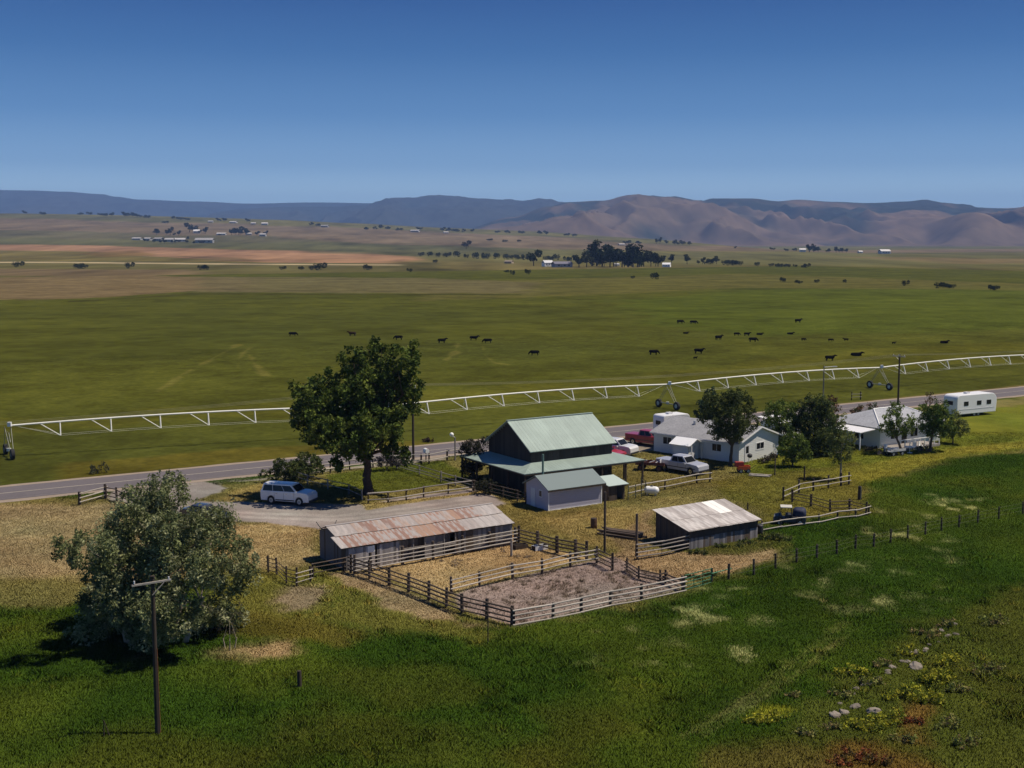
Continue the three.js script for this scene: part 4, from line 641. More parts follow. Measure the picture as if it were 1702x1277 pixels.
// ------------------------------------------------------------------ trees and shrubs
function foliage(blobs, { sub = .5, per = 26, leaf = .22, asp = .55, dens = 1, seed = 1, cols, droop = 0, shell = .55 }) {
  const r = rng(seed), pos = [], col = [], a = V(0, 0, 0), b = V(0, 0, 0), n = V(0, 0, 0);
  for (const [cx, cy, cz, rx, ry = rx, rz = rx] of blobs) {
    const m = Math.max(2, Math.round(dens * (rx * ry * rz) / (sub * sub * sub) * .55));
    for (let i = 0; i < m; i++) {
      let dx, dy, dz, l; do { dx = r() * 2 - 1; dy = r() * 2 - 1; dz = r() * 2 - 1; l = Math.hypot(dx, dy, dz); } while (l > 1 || l < .05);
      const k = Math.pow(l, shell) / l, sx = cx + dx * k * rx, sy = cy + dy * k * ry, sz = cz + dz * k * rz, s = sub * (.6 + .7 * r());
      const c = cols[Math.floor(r() * cols.length)], tone = .72 + .5 * r();
      for (let q = 0; q < per; q++) {
        let ux, uy, uz; do { ux = r() * 2 - 1; uy = r() * 2 - 1; uz = r() * 2 - 1; } while (ux * ux + uy * uy + uz * uz > 1);
        const x = sx + ux * s, y = sy + uy * s * (1 + droop) - droop * s * .5, z = sz + uz * s;
        n.set(r() * 2 - 1, r() * 1.6 - .3, r() * 2 - 1).normalize(); a.set(r() * 2 - 1, r() * 2 - 1 - droop * 1.5, r() * 2 - 1).cross(n).normalize(); b.copy(n).cross(a);
        const h = leaf * (.6 + .8 * r()), w = h * asp;
        a.multiplyScalar(h * .5); b.multiplyScalar(w * .5); const o = n.multiplyScalar(h * .1);
        const A = [x - a.x, y - a.y, z - a.z], B = [x + b.x + o.x, y + b.y + o.y, z + b.z + o.z], C = [x + a.x, y + a.y, z + a.z], D = [x - b.x + o.x, y - b.y + o.y, z - b.z + o.z];
        pos.push(...A, ...B, ...C, ...A, ...C, ...D); const t = tone * (.8 + .4 * r()); for (let v = 0; v < 6; v++) col.push(c[0] * t, c[1] * t, c[2] * t);
      }
    }
  }
  const g = new THREE.BufferGeometry(); g.setAttribute('position', new THREE.Float32BufferAttribute(pos, 3)); g.setAttribute('color', new THREE.Float32BufferAttribute(col, 3)); g.computeVertexNormals(); return g;
}
const leafMat = new THREE.MeshPhysicalMaterial({ color: 0xffffff, vertexColors: true, roughness: .8, specularIntensity: .15, side: THREE.DoubleSide, transmission: .32, thickness: 0 });
const leafFar = earth(0xffffff, { vertexColors: true, side: THREE.DoubleSide });
const barkTex = makeTex(64, 256, (u, v) => { const k = .55 + .8 * fbm(u * 10, v * 5, 3); return [k, k * .9, k * .8]; });
const bark = M([.085, .065, .05], .95, { map: barkTex }), barkPale = M([.32, .29, .25], .9, { map: barkTex });
function limbs(base, targets, r0, fork, seed) {                           // trunk from base to fork, curved limbs out to the clumps
  const r = rng(seed), g = [], top = fork.clone(); let p = base.clone(), rad = r0;
  const N = 5; for (let i = 1; i <= N; i++) { const q = base.clone().lerp(top, i / N).add(V((r() - .5) * r0 * .5, 0, (r() - .5) * r0 * .5)); const ra = mix(r0, r0 * .62, i / N); g.push(tubeGeo(p, q, i === 1 ? rad * 1.35 : rad, ra, 9)); p = q; rad = ra; }
  for (const t of targets) {
    const st = base.clone().lerp(top, .72 + .28 * r()), mid = st.clone().lerp(t, .5).add(V((r() - .5) * .6, t.distanceTo(st) * .12, (r() - .5) * .6)), a = r0 * (.3 + .14 * r());
    g.push(tubeGeo(st, mid, a, a * .62, 6), tubeGeo(mid, t, a * .62, a * .15, 5));
    for (let k = 0; k < 2; k++) { const s = mid.clone().lerp(t, .2 + .4 * r()); g.push(tubeGeo(s, s.clone().add(V(r() - .5, r() * .6, r() - .5).multiplyScalar(t.distanceTo(st) * .5)), a * .35, a * .08, 4)); }
  }
  return mergeGeometries(g);
}
function plant(name, label, cat, pos, blobs, opt, { r0 = .15, fork, bk = bark, group, stems } = {}) {
  const o = thing(name, label, cat, pos, 0, group); let cx = 0, lo = 1e9, hi = 0; for (const b of blobs) { cx += b[0] / blobs.length; lo = Math.min(lo, b[1] - (b[4] ?? b[3])); hi = Math.max(hi, b[1]); }
  const big = Math.max(...blobs.map(b => b[3])) * .42, targets = blobs.filter(b => b[3] > big).slice(0, 40).map(b => V(b[0], b[1], b[2]));
  if (stems) mesh('stems', mergeGeometries(stems.map(([x, z], i) => limbs(V(x, -.1, z), targets.filter((_, k) => k % stems.length === i), r0, V(x * 1.6, hi * .3, z * 1.6), opt.seed + i))), bk, o);
  else mesh('trunk', limbs(V(0, -.1, 0), targets, r0, fork ?? V(cx * .5, Math.max(.3, mix(lo, hi, .25)), 0), opt.seed + 7), bk, o);
  mesh('crown', foliage(blobs, opt), opt.mat ?? leafMat, o); return o;
}
// outline blobs noted in pixels round a base pixel become metres at the tree's own distance; depth is spread at random
function blobsPx(bx, by, list, seed) { const s = P(bx, by).length() / F * 1.0, r = rng(seed), ws = Math.max(...list.map(l => l[0])) - Math.min(...list.map(l => l[0])); return list.map(([x, y, rx, ry = rx, z]) => [(x - bx) * s, (by - y) * s, (z ?? (r() - .5) * .8) * ws * s, rx * s, ry * s, (rx + ry) / 2 * s]); }

// the big shade tree
{
  const L = [[592, 598, 26, 30, .05], [640, 592, 22, 30, -.05], [664, 602, 26, 26, .12], [690, 598, 14, 22, -.1], [690, 632, 18, 22, .1], [620, 640, 42, 36, .2], [640, 650, 40, 34, -.2], [566, 640, 30, 28, -.08], [540, 652, 30, 22, .15], [512, 646, 26, 13, 0], [508, 680, 22, 30, .1], [535, 692, 38, 30, -.24], [530, 660, 30, 30, .3], [575, 720, 34, 26, .36], [560, 690, 34, 30, -.36], [620, 700, 34, 30, .4], [600, 650, 34, 30, -.4], [556, 704, 38, 30, .44], [596, 716, 38, 28, .46], [636, 690, 34, 28, .42], [530, 704, 26, 20, .36], [575, 690, 36, 32, .25], [610, 690, 38, 34, -.28], [650, 690, 36, 28, .22], [680, 668, 22, 22, -.1], [545, 722, 28, 20, .05], [572, 742, 30, 22, -.12], [604, 740, 26, 22, .15], [640, 730, 32, 26, -.1], [660, 748, 26, 16, .08], [560, 766, 10, 12, 0], [585, 610, 14, 34, -.02], [632, 580, 10, 18, .02], [655, 640, 34, 30, 0], [600, 660, 40, 34, 0], [524, 636, 14, 12, 0], [505, 700, 12, 14, 0]];
  const bl = blobsPx(612, 822, L, 5);
  plant('shade_tree', 'tall dark green broadleaf tree with thick trunk on the lawn', 'tree', P(612, 822), feather(bl, 4, 8), { sub: .5, per: 34, leaf: .36, asp: .6, dens: 1.25, seed: 31, cols: [[.055, .085, .014], [.075, .112, .018], [.105, .145, .023], [.036, .06, .012], [.15, .185, .03]], droop: .15 }, { r0: .5, fork: V(-.1, 4.4, 0), bk: M([.07, .048, .036], .95, { map: barkTex }) });
}
// silver willow thicket in front
{
  const L = [[250, 830, 20, 26], [270, 840, 30, 34], [228, 862, 38, 34], [190, 890, 44, 34], [165, 930, 40, 36], [150, 970, 36, 40], [340, 868, 26, 20], [366, 884, 28, 22], [392, 912, 26, 24], [300, 868, 42, 32], [335, 890, 40, 34], [370, 920, 38, 32], [400, 945, 30, 26], [255, 900, 60, 44], [310, 930, 56, 46], [225, 940, 56, 46], [180, 1000, 46, 40], [250, 990, 56, 44], [320, 985, 52, 40], [370, 975, 36, 34], [205, 1040, 40, 26], [270, 1035, 36, 20], [150, 1020, 24, 24], [355, 1020, 30, 26], [375, 1045, 18, 22], [240, 870, 44, 40], [290, 905, 50, 40], [130, 985, 20, 24], [190, 1050, 40, 24], [240, 1050, 44, 22], [300, 1045, 44, 24], [340, 1040, 34, 24], [155, 1045, 26, 20]];
  plant('silver_willow', 'wide silvery grey green willow thicket with many stems', 'tree', P(250, 1066), feather(blobsPx(250, 1066, L, 12), 3, 4), { sub: .36, per: 36, leaf: .22, asp: .46, dens: 2.3, seed: 77, cols: [[.2, .225, .095], [.25, .275, .125], [.15, .175, .07], [.12, .14, .052], [.36, .37, .2]], droop: .25, shell: .5 }, { r0: .16, bk: barkPale, stems: [[-1.3, .4], [-.4, -.5], [.5, .5], [1.3, -.3], [2.2, .3]] });
  plant('willow_sapling', 'thin bare stemmed sapling at the edge of the willow thicket', 'tree', P(380, 1080), blobsPx(380, 1080, [[378, 1035, 16, 18], [392, 1015, 14, 16], [366, 1020, 14, 14], [384, 1055, 14, 12]], 3), { sub: .3, per: 18, leaf: .16, asp: .4, dens: .8, seed: 9, cols: [[.085, .085, .045], [.11, .10, .06], [.07, .06, .035]] }, { r0: .05, bk: barkPale, stems: [[-.2, 0], [.1, .2], [.3, -.1]] });
}
const dk = [[0.071, 0.097, 0.027], [0.097, 0.122, 0.032], [0.050, 0.077, 0.024], [0.140, 0.158, 0.046]], md = [[0.108, 0.158, 0.031], [0.141, 0.199, 0.038], [0.081, 0.122, 0.025], [0.204, 0.255, 0.050]], ol = [[0.153, 0.192, 0.056], [0.192, 0.217, 0.066], [0.115, 0.147, 0.041], [0.242, 0.255, 0.077]], con = [[0.046, 0.087, 0.046], [0.062, 0.102, 0.050], [0.036, 0.066, 0.036]], rd = [[0.178, 0.102, 0.050], [0.140, 0.115, 0.050], [0.127, 0.077, 0.046]];
function feather(bl, n, seed, k = .42, shrink = .86) { const r = rng(seed), out = []; for (const b of bl) { out.push([b[0], b[1], b[2], b[3] * shrink, b[4] * shrink, b[5] * shrink]); for (let i = 0; i < n; i++) { const a = r() * 6.28, e = Math.asin(r() * 1.7 - .7), c = Math.cos(e), q = k * (.6 + .7 * r()); out.push([b[0] + Math.cos(a) * c * b[3] * .95, b[1] + Math.sin(e) * b[4] * 1.02, b[2] + Math.sin(a) * c * b[5] * .95, b[3] * q * .8, b[4] * q * 1.25, b[5] * q * .8]); } } return out; }   // smaller sprays standing out of each clump
function bush(name, label, cat, bx, by, L, cols, opt = {}, more = {}) { const s = P(bx, by).length() / F; return plant(name, label, cat, P(bx, by), feather(blobsPx(bx, by, L, bx + by), 3, bx), { sub: 3.8 * s, per: 20, leaf: 2.7 * s, asp: .65, dens: 1.7, seed: bx * 3 + by, cols, ...opt }, { r0: .12, ...more }); }
bush('hawthorn_bush', 'dark green bush behind the white SUV, rounder of the pair', 'bush', 474, 802, [[474, 780, 26, 16], [455, 788, 18, 12], [492, 786, 22, 14], [470, 768, 14, 8]], dk, {}, { r0: .1 });
bush('hawthorn_bush', 'dark green bush by the roadside fence, taller of the pair', 'bush', 512, 795, [[512, 768, 24, 16], [496, 776, 18, 12], [528, 775, 14, 14], [505, 757, 14, 8]], dk, {}, { r0: .1 });
bush('juniper', 'shaggy dark juniper tree against the barn gable', 'tree', 787, 797, [[785, 742, 18, 14], [775, 750, 14, 12], [800, 742, 14, 14], [790, 765, 22, 18], [780, 780, 18, 12], [803, 765, 12, 16]], [[.03, .036, .022], [.045, .045, .028], [.022, .028, .016], [.065, .058, .04]], {}, { r0: .2 });
bush('lilac_bush', 'low grey green shrub at the brown fence corner by the barn', 'bush', 806, 822, [[800, 808, 14, 9], [814, 805, 12, 9], [806, 815, 16, 7]], [[.03, .034, .018], [.045, .045, .026]], {}, { r0: .06 });
bush('lilac_bush', 'greyish purple leafed shrub in the lawn corner behind the big tree', 'bush', 642, 783, [[636, 770, 12, 10], [650, 766, 14, 10], [662, 772, 12, 8], [644, 758, 12, 8]], [[.05, .042, .045], [.07, .06, .062], [.035, .034, .028]], {}, { r0: .06 });
bush('lilac_bush', 'low dark shrub between roadside fence and utility pole', 'bush', 668, 769, [[660, 762, 12, 6], [672, 760, 12, 6], [654, 764, 8, 5]], dk, {}, { r0: .05 });
bush('spruce', 'dark conifer behind the white farmhouse roof', 'tree', 1172, 716, [[1172, 702, 20, 14], [1170, 685, 20, 14], [1176, 668, 16, 14], [1180, 654, 9, 10]], con, {}, { r0: .2 });
bush('box_elder', 'loose green tree with several trunks before the white farmhouse', 'tree', 1214, 774, [[1210, 664, 26, 16], [1190, 676, 24, 18], [1234, 672, 22, 18], [1205, 692, 32, 20], [1238, 694, 20, 18], [1184, 700, 18, 16], [1212, 712, 30, 16], [1196, 722, 18, 12], [1240, 712, 14, 12], [1218, 652, 14, 8], [1180, 660, 12, 10], [1226, 728, 12, 8]], [[.09, .115, .03], [.12, .14, .04], [.07, .09, .025], [.05, .068, .018]], { dens: 1.6 }, { r0: .22, fork: V(.2, 2.6, 0) });
bush('elm_bush', 'leafy green tree beside the farmhouse gable with white showing through', 'tree', 1298, 752, [[1286, 690, 24, 18], [1304, 682, 24, 16], [1274, 706, 16, 16], [1312, 704, 24, 20], [1300, 724, 24, 18], [1324, 690, 20, 18], [1290, 674, 14, 10], [1316, 736, 20, 16], [1284, 738, 12, 12]], md, { dens: 1.3 }, { r0: .14 });
bush('elm_bush', 'dense dark tree in the middle of the clump between the houses', 'tree', 1352, 756, [[1352, 690, 25, 22], [1340, 706, 24, 20], [1368, 700, 22, 22], [1352, 728, 30, 24], [1376, 726, 20, 20], [1344, 672, 14, 12], [1362, 668, 14, 14], [1340, 742, 20, 14], [1370, 744, 20, 14]], dk, { dens: 2 }, { r0: .2 });
bush('plum_tree', 'reddish brown leafed tree behind the clump between the houses', 'tree', 1378, 738, [[1376, 676, 14, 14], [1386, 690, 10, 14], [1374, 696, 12, 14], [1382, 666, 8, 8], [1386, 712, 8, 12]], [...rd, [.055, .06, .02]], { dens: 1.6 }, { r0: .12 });
bush('apple_tree', 'small dark round tree with short trunk on the lawn edge', 'tree', 1317, 776, [[1316, 736, 22, 18], [1304, 746, 17, 14], [1332, 744, 17, 16], [1318, 757, 20, 12]], md, {}, { r0: .1 });
bush('aspen', 'slim light green aspen with pale trunk at the paddock', 'tree', 1397, 798, [[1396, 700, 10, 12], [1396, 714, 16, 14], [1386, 728, 18, 15], [1406, 728, 14, 14], [1396, 744, 20, 14], [1384, 752, 12, 10], [1410, 750, 10, 12], [1394, 764, 16, 8]], ol, { dens: 1.4 }, { r0: .12, bk: barkPale });
bush('fruit_tree', 'young green tree with leaning dark trunk before the deck', 'tree', 1501, 754, [[1486, 700, 16, 14], [1474, 710, 14, 12], [1500, 704, 14, 14], [1510, 714, 12, 10], [1484, 684, 12, 10], [1492, 720, 20, 9], [1482, 676, 7, 8]], md, { dens: 1.7 }, { r0: .17, fork: V(-.9, 2.1, 0) });
bush('fruit_tree', 'broader green tree with straight trunk at the end of the deck', 'tree', 1545, 751, [[1550, 690, 20, 18], [1536, 702, 16, 16], [1566, 700, 16, 18], [1552, 716, 26, 14], [1578, 712, 10, 14], [1556, 676, 12, 8], [1536, 682, 8, 8]], md, { dens: 1.9 }, { r0: .18 });
bush('fruit_tree', 'low leafy tree behind the broad one at the yard end', 'tree', 1584, 738, [[1584, 705, 16, 16], [1596, 712, 14, 16], [1576, 722, 14, 10]], ol, {}, { r0: .1 });
bush('dead_snag', 'dark spindly dead top rising beside the road by the travel trailer', 'tree', 1545, 694, [[1544, 658, 4, 5], [1545, 668, 5, 5], [1540, 676, 5, 5]], rd, { dens: 1, per: 10 }, { r0: .1 });
bush('rose_hedge', 'reddish hedge behind the grey hip roof', 'hedge', 1432, 702, [[1422, 686, 10, 6], [1436, 682, 12, 6], [1446, 678, 8, 6], [1414, 692, 9, 6], [1430, 692, 16, 7]], [...rd, ...dk.slice(0, 1)], {}, { r0: .06 });
for (const [x, y, w, h, l] of [[1448, 750, 16, 5, 'low flowering bed of pale shrubs before the dark porch'], [1472, 757, 20, 5, 'low grey shrub bed under the leaning tree'], [1536, 750, 16, 5, 'low shrub bed under the broad straight trunked tree'], [1270, 770, 10, 8, 'bare brushy shrub against the white gable'], [1284, 765, 8, 9, 'thin leafed shrub at the corner of the white gable']])
  bush('garden_shrub', l, 'shrub', x, y, [[x - w * .5, y - h * .6, w * .45, h * .6], [x, y - h * .7, w * .5, h * .7], [x + w * .5, y - h * .6, w * .45, h * .6]], [[.09, .07, .055], [.05, .06, .02], [.2, .17, .15], [.035, .045, .014]], { per: 14 }, { r0: .03 });
bush('roadside_tuft', 'pale sagebrush tuft on the verge across the road', 'bush', 163, 787, [[160, 780, 9, 6], [170, 779, 7, 6]], [[.10, .10, .065], [.07, .075, .04]], {}, { r0: .03 });
bush('roadside_tuft', 'small dark brush mound across the road from the mailbox', 'bush', 711, 735, [[708, 732, 5, 2.5], [714, 732.5, 5, 2.5]], [[.06, .04, .025]], {}, { r0: .03 });

// ------------------------------------------------------------------ irrigation pivot: towers and trussed spans
const galv = M([.62, .62, .55], .5, { metalness: .25 }), pipeMat = M([.8, .79, .72], .5);
const towerAt = [[-58.5, 141.5], [-16.2, 158.6], [23.3, 183], [62.3, 207.5], [101, 232], [140, 256.5]], PH = 3.55;
let spanDir = V(39, 0, -24.5).normalize(), spanSide = V(spanDir.z, 0, -spanDir.x);      // side points away from the viewer to the left
const legMat = M([.3, .3, .26], .6, { metalness: .2 });
const towerProto = (() => {
  const o = new THREE.Group(), w = 2.1, up = V(0, PH, 0), s = k => spanSide.clone().multiplyScalar(k);
  for (const k of [-1, 1]) {
    for (const e of [-.35, .35]) bar('leg', o, legMat, s(k * w).addScaledVector(spanDir, e * .4).setY(.75), up.clone().addScaledVector(spanDir, e), .035);
    bar('brace', o, legMat, s(k * w * .62).setY(1.9), s(k * w * .2).setY(2.9), .035);
    const g = new THREE.Group(); g.name = 'wheel'; g.position.copy(s(k * w)).setY(.62); g.rotation.y = Math.atan2(-spanSide.z, spanSide.x); o.add(g);
    mesh('tyre', wheelGeo(.62, .42), rubber, g); mesh('rim', new THREE.CylinderGeometry(.34, .34, .3, 14).rotateX(Math.PI / 2), galv, g); mesh('hub', new THREE.CylinderGeometry(.1, .1, .36, 8).rotateX(Math.PI / 2), galv, g);
  }
  bar('base_beam', o, legMat, s(-w).setY(.78), s(w).setY(.78), .07); box('gearbox', o, galv, .4, .35, .4, 0, .85, 0); box('control_box', o, whitePaint, .42, .5, .36, .25, PH + .3, .1); return o;
})();
towerAt.forEach(([x, d], i) => { const o = i ? towerProto.clone() : towerProto; o.name = numbered('pivot_tower'); o.position.set(x, 0, -d); scene.add(o); info(o, ['wheeled irrigation tower standing alone in pasture across from the drive mouth', 'wheeled irrigation tower behind the big shade tree', 'wheeled irrigation tower with white box behind the farmhouse', 'wheeled irrigation tower next to the tall utility pole', 'wheeled irrigation tower out past the travel trailer', 'outermost wheeled irrigation tower beyond the travel trailer'][i], 'irrigation tower', 'towers of the irrigation line'); });
for (let i = 0; i + 1 < towerAt.length; i++) {
  const a = V(towerAt[i][0], PH + .1, -towerAt[i][1]), b = V(towerAt[i + 1][0], PH + .1, -towerAt[i + 1][1]), L = a.distanceTo(b); spanDir = b.clone().sub(a).normalize(); spanSide = V(spanDir.z, 0, -spanDir.x); const o = thing('pivot_span', ['trussed white irrigation pipe span across from the gravel drive', 'trussed white irrigation pipe span between tree and farmhouse', 'trussed white irrigation pipe span above the farmhouse trees', 'trussed white irrigation pipe span between the tall utility pole and the travel trailer', 'trussed white irrigation pipe span past the travel trailer'][i], 'irrigation pipe', a, 0, 'spans of the irrigation line');
  const n = 8, arch = t => .42 * (1 - Math.pow(2 * t - 1, 2)), top = t => spanDir.clone().multiplyScalar(L * t).setY(arch(t)), low = (t, k) => top(t).add(spanSide.clone().multiplyScalar(k * .62)).setY(arch(t) - 1.55);
  const pts = []; for (let k = 0; k <= 24; k++) pts.push(top(k / 24)); mesh('pipe', new THREE.TubeGeometry(new THREE.CatmullRomCurve3(pts), 24, .11, 8), pipeMat, o);
  for (let k = 1; k < n; k++) { const t = k / n; for (const s of [-1, 1]) bar('strut', o, pipeMat, top(t), low(t, s), s < 0 ? .08 : .02); bar('strut', o, pipeMat, top(t - .05), low(t, -1), .055); bar('cross_brace', o, pipeMat, low(t, -1), low(t, 1), .016); }
  for (const s of [-1, 1]) for (let k = 0; k < n; k++) bar('truss_rod', o, galv, k ? low(k / n, s) : top(.012), k < n - 1 ? low((k + 1) / n, s) : top(.988), .012);
}

// ------------------------------------------------------------------ utility poles and wires
function pole(label, p, h, arm, dir, { r = .15, mat = woodTar, ins = 3 } = {}) {
  const o = thing('utility_pole', label, 'utility pole', p), d = V(Math.cos(dir), 0, -Math.sin(dir)); mesh('pole', new THREE.CylinderGeometry(r * .72, r, h + .2, 10), mat, o, [0, h / 2 - .1, 0]);
  if (arm) { const m = mesh('crossarm', UB, woodGrey[2], o, [0, h - .28, 0], [0, dir, 0], [arm, .13, .12]); m.position.add(V(d.z, 0, -d.x).multiplyScalar(.14)); for (let k = 0; k < ins; k++) mesh('insulator', UC12, dullWhite, o, d.clone().multiplyScalar((k / (ins - 1) - .5) * arm * .9).add(V(d.z, 0, -d.x).multiplyScalar(.14)).setY(h - .12).toArray(), null, [.09, .2, .09]); bar('arm_brace', o, steelGalv, V(0, h - .9, 0), d.clone().multiplyScalar(arm * .3).setY(h - .35), .02); }
  return o;
}
const pA = P(687, 766), span = V(CT, 0, -ST).multiplyScalar(83), pB = P(1492, 692), pZ = pA.clone().sub(span), pC = pB.clone().add(span), fr = P(262, 1220);
const across = THETA + Math.PI / 2;
pole('brown utility pole by the roadside fence next to the mailbox', pA, 8.8, 2, across);
pole('tall brown utility pole behind the grey hip roofed house', pB, 8.9, 2.2, across);
const pD = P(1367, 708); { const o = pole('slim service pole with side arm behind the clump of trees', pD, 8.2, 0, 0, { r: .1, mat: woodGrey[3] }); bar('side_arm', o, steelGalv, V(0, 8.0, 0), V(1.4, 8.1, 0), .05); box('lamp_head', o, dullWhite, .5, .12, .25, 1.5, 8.08, 0); }
{ const o = pole('dark weathered utility pole with crossarm in the front field', fr, 8.15, 0, 0, { r: .135 }), d = V(.78, .26, -.28); const m = mesh('crossarm', UB, woodPale[2], o, [0, 7.95, .16], [0, .5, 0.03], [1.95, .09, .09]); for (const x of [-.85, .85]) mesh('insulator', UC12, dullWhite, o, [x * Math.cos(.5), 8.08, .16 - x * Math.sin(.5)], null, [.08, .14, .08]); box('pole_cap', o, woodTar, .2, .12, .2, 0, 8.2, 0); bar('arm_brace', o, woodGrey[0], V(.02, 7.3, .14), V(.55, 7.9, -.1), .03); bar('ground_wire', o, M([.3, .1, .03], .6), V(.17, 0, .05), V(.13, 4.5, .05), .012); }
function wire(label, p, q, sag, r = .011) { const pts = []; for (let k = 0; k <= 20; k++) { const t = k / 20; pts.push(p.clone().lerp(q, t).add(V(0, -sag * 4 * t * (1 - t), 0))); } info(mesh('power_wire', new THREE.TubeGeometry(new THREE.CatmullRomCurve3(pts), 24, r, 5), wireMat, scene), label, 'wire', 'power wires along the road'); }
const cd = V(Math.cos(across), 0, -Math.sin(across));
for (const k of [-.9, 0, .9]) {
  const at = p => p.clone().addScaledVector(cd, k).setY(8.75);
  wire('thin power wire over the road across from the gravel drive', at(pZ), at(pA), 1.0); wire('thin power wire between the two roadside utility poles', at(pA), at(pB).setY(8.85), .9); wire('thin power wire running from the tall pole past the travel trailer', at(pB).setY(8.85), at(pC), .9);
}

// ------------------------------------------------------------------ cattle in the pasture
function cowGeo(kind) {
  const n = 56, mc = new MarchingCubes(n, new THREE.MeshBasicMaterial(), false, false, 40000), S0 = 1.55; mc.isolation = 0;
  const low = kind === 'lying' ? .62 : 0, cap = [], add = (a, b, r0, r1, k = .12) => cap.push([a, b, r0, r1, k]);
  add([-.72, 1.02 - low, 0], [.5, 1.0 - low, 0], .36, .38); add([-.1, .92 - low * .9, 0], [.3, .88 - low * .9, 0], .4, .38);
  if (kind === 'grazing') { add([.62, 1.12, 0], [1.02, .78, 0], .25, .17); add([1.02, .74, 0], [1.22, .28, 0], .15, .09); for (const s of [-1, 1]) add([1.0, .82, s * .1], [.96, .84, s * .28], .05, .03, .03); }
  else { add([.58, 1.15 - low, 0], [.98, 1.42 - low, 0], .26, .17); add([.98, 1.44 - low, 0], [1.38, 1.28 - low, 0], .16, .1); for (const s of [-1, 1]) add([.98, 1.52 - low, s * .1], [.94, 1.52 - low, s * .3], .05, .03, .03); }
  if (!low) for (const s of [-1, 1]) { add([.46, .85, s * .2], [.47, .42, s * .2], .13, .075, .08); add([.47, .42, s * .2], [.46, .03, s * .2], .065, .06, .03); add([-.74, .95, s * .2], [-.66, .55, s * .21], .2, .1, .08); add([-.66, .55, s * .21], [-.78, .42, s * .2], .09, .075, .04); add([-.78, .42, s * .2], [-.74, .03, s * .2], .07, .06, .03); }
  else for (const s of [-1, 1]) { add([.5, .2, s * .25], [.8, .08, s * .3], .1, .07, .06); add([-.5, .22, s * .3], [-.15, .1, s * .42], .16, .09, .06); }
  add([-1.02, 1.15 - low, 0], [-1.1, Math.max(.12, .5 - low), 0], .045, .035, .04);
  for (let z = 0; z < n; z++) for (let y = 0; y < n; y++) for (let x = 0; x < n; x++) {
    const px = (x - n / 2) / (n / 2) * S0, py = (y - n / 2) / (n / 2) * S0 + .85, pz = (z - n / 2) / (n / 2) * S0; let d = 9;
    if (Math.abs(pz) < .6) for (const [a, b, r0, r1, k] of cap) {
      const bx = b[0] - a[0], by = b[1] - a[1], bz = b[2] - a[2], t = clamp(((px - a[0]) * bx + (py - a[1]) * by + (pz - a[2]) * bz) / (bx * bx + by * by + bz * bz));
      const e = Math.hypot(px - a[0] - bx * t, py - a[1] - by * t, pz - a[2] - bz * t) - mix(r0, r1, t), h = clamp(.5 + .5 * (d - e) / k); d = mix(d, e, h) - k * h * (1 - h);
    }
    mc.field[x + y * n + z * n * n] = -d;
  }
  mc.update(); const c = mc.count, g = new THREE.BufferGeometry(), p = new Float32Array(mc.positionArray.slice(0, c * 3)); for (let i = 0; i < c; i++) { p[i * 3] *= S0; p[i * 3 + 1] = p[i * 3 + 1] * S0 + .85; p[i * 3 + 2] *= S0; }
  g.setAttribute('position', new THREE.BufferAttribute(p, 3)); g.setAttribute('normal', new THREE.BufferAttribute(new Float32Array(mc.normalArray.slice(0, c * 3)), 3)); g.computeBoundingBox(); g.translate(0, -g.boundingBox.min.y, 0); return g;
}
const cows = { grazing: cowGeo('grazing'), standing: cowGeo('standing'), lying: cowGeo('lying') }, hideB = earth([.008, .007, .006]), hideR = earth([.04, .024, .014]);
const cowSay = { grazing: 'black cow grazing with lowered head in the pasture', standing: 'black cow standing with raised head in the pasture', lying: 'black cow lying down in the pasture' };
for (const [x, y, k, t, s = 1, m = hideB, l] of [[487, 559, 'grazing', .1], [585, 558.5, 'standing', 2.9, 1, hideR, 'dark brown cow standing just above the big tree'], [662, 565, 'grazing', 3.0], [735, 570.5, 'standing', .3], [788, 566, 'standing', -.1], [810, 570.5, 'grazing', 3.2], [888, 591, 'grazing', 3.0], [1087, 590, 'grazing', .15], [1162, 588, 'standing', -.4], [1131, 538, 'grazing', .2], [1153, 539, 'grazing', -.1], [1327, 536.5, 'standing', .2], [1195, 565, 'standing', .5], [1225, 558, 'grazing', .1, .75], [1242, 558.5, 'standing', -.5, .8], [1252, 568.5, 'grazing', .1], [1263, 557, 'lying', .1, .8], [1336, 566.5, 'grazing', .3, .6], [1381, 567.5, 'grazing', 0, .6], [1406, 567, 'standing', 3, .6], [1380, 600, 'standing', .1], [1424, 592, 'lying', .05, 1.15], [1570, 571, 'lying', .2], [1140, 555, 'lying', .2, .7], [1314, 556, 'lying', -.1, .8], [1156, 597, 'standing', .4, .45], [1486, 572, 'standing', .1, .45]]) {
  const o = mesh('cow', cows[k], m, scene); o.name = o.name; o.position.copy(P(x, y)); o.rotation.y = t; o.scale.set(s * 1.05, s * .8, s * 1.15);
  info(o, l ?? (s < .7 ? 'small black calf among the cattle, ' + k : cowSay[k]), s < .7 ? 'calf' : 'cow', (s < .7 ? 'calves ' : 'black cattle ') + k + ' in the pasture');
}

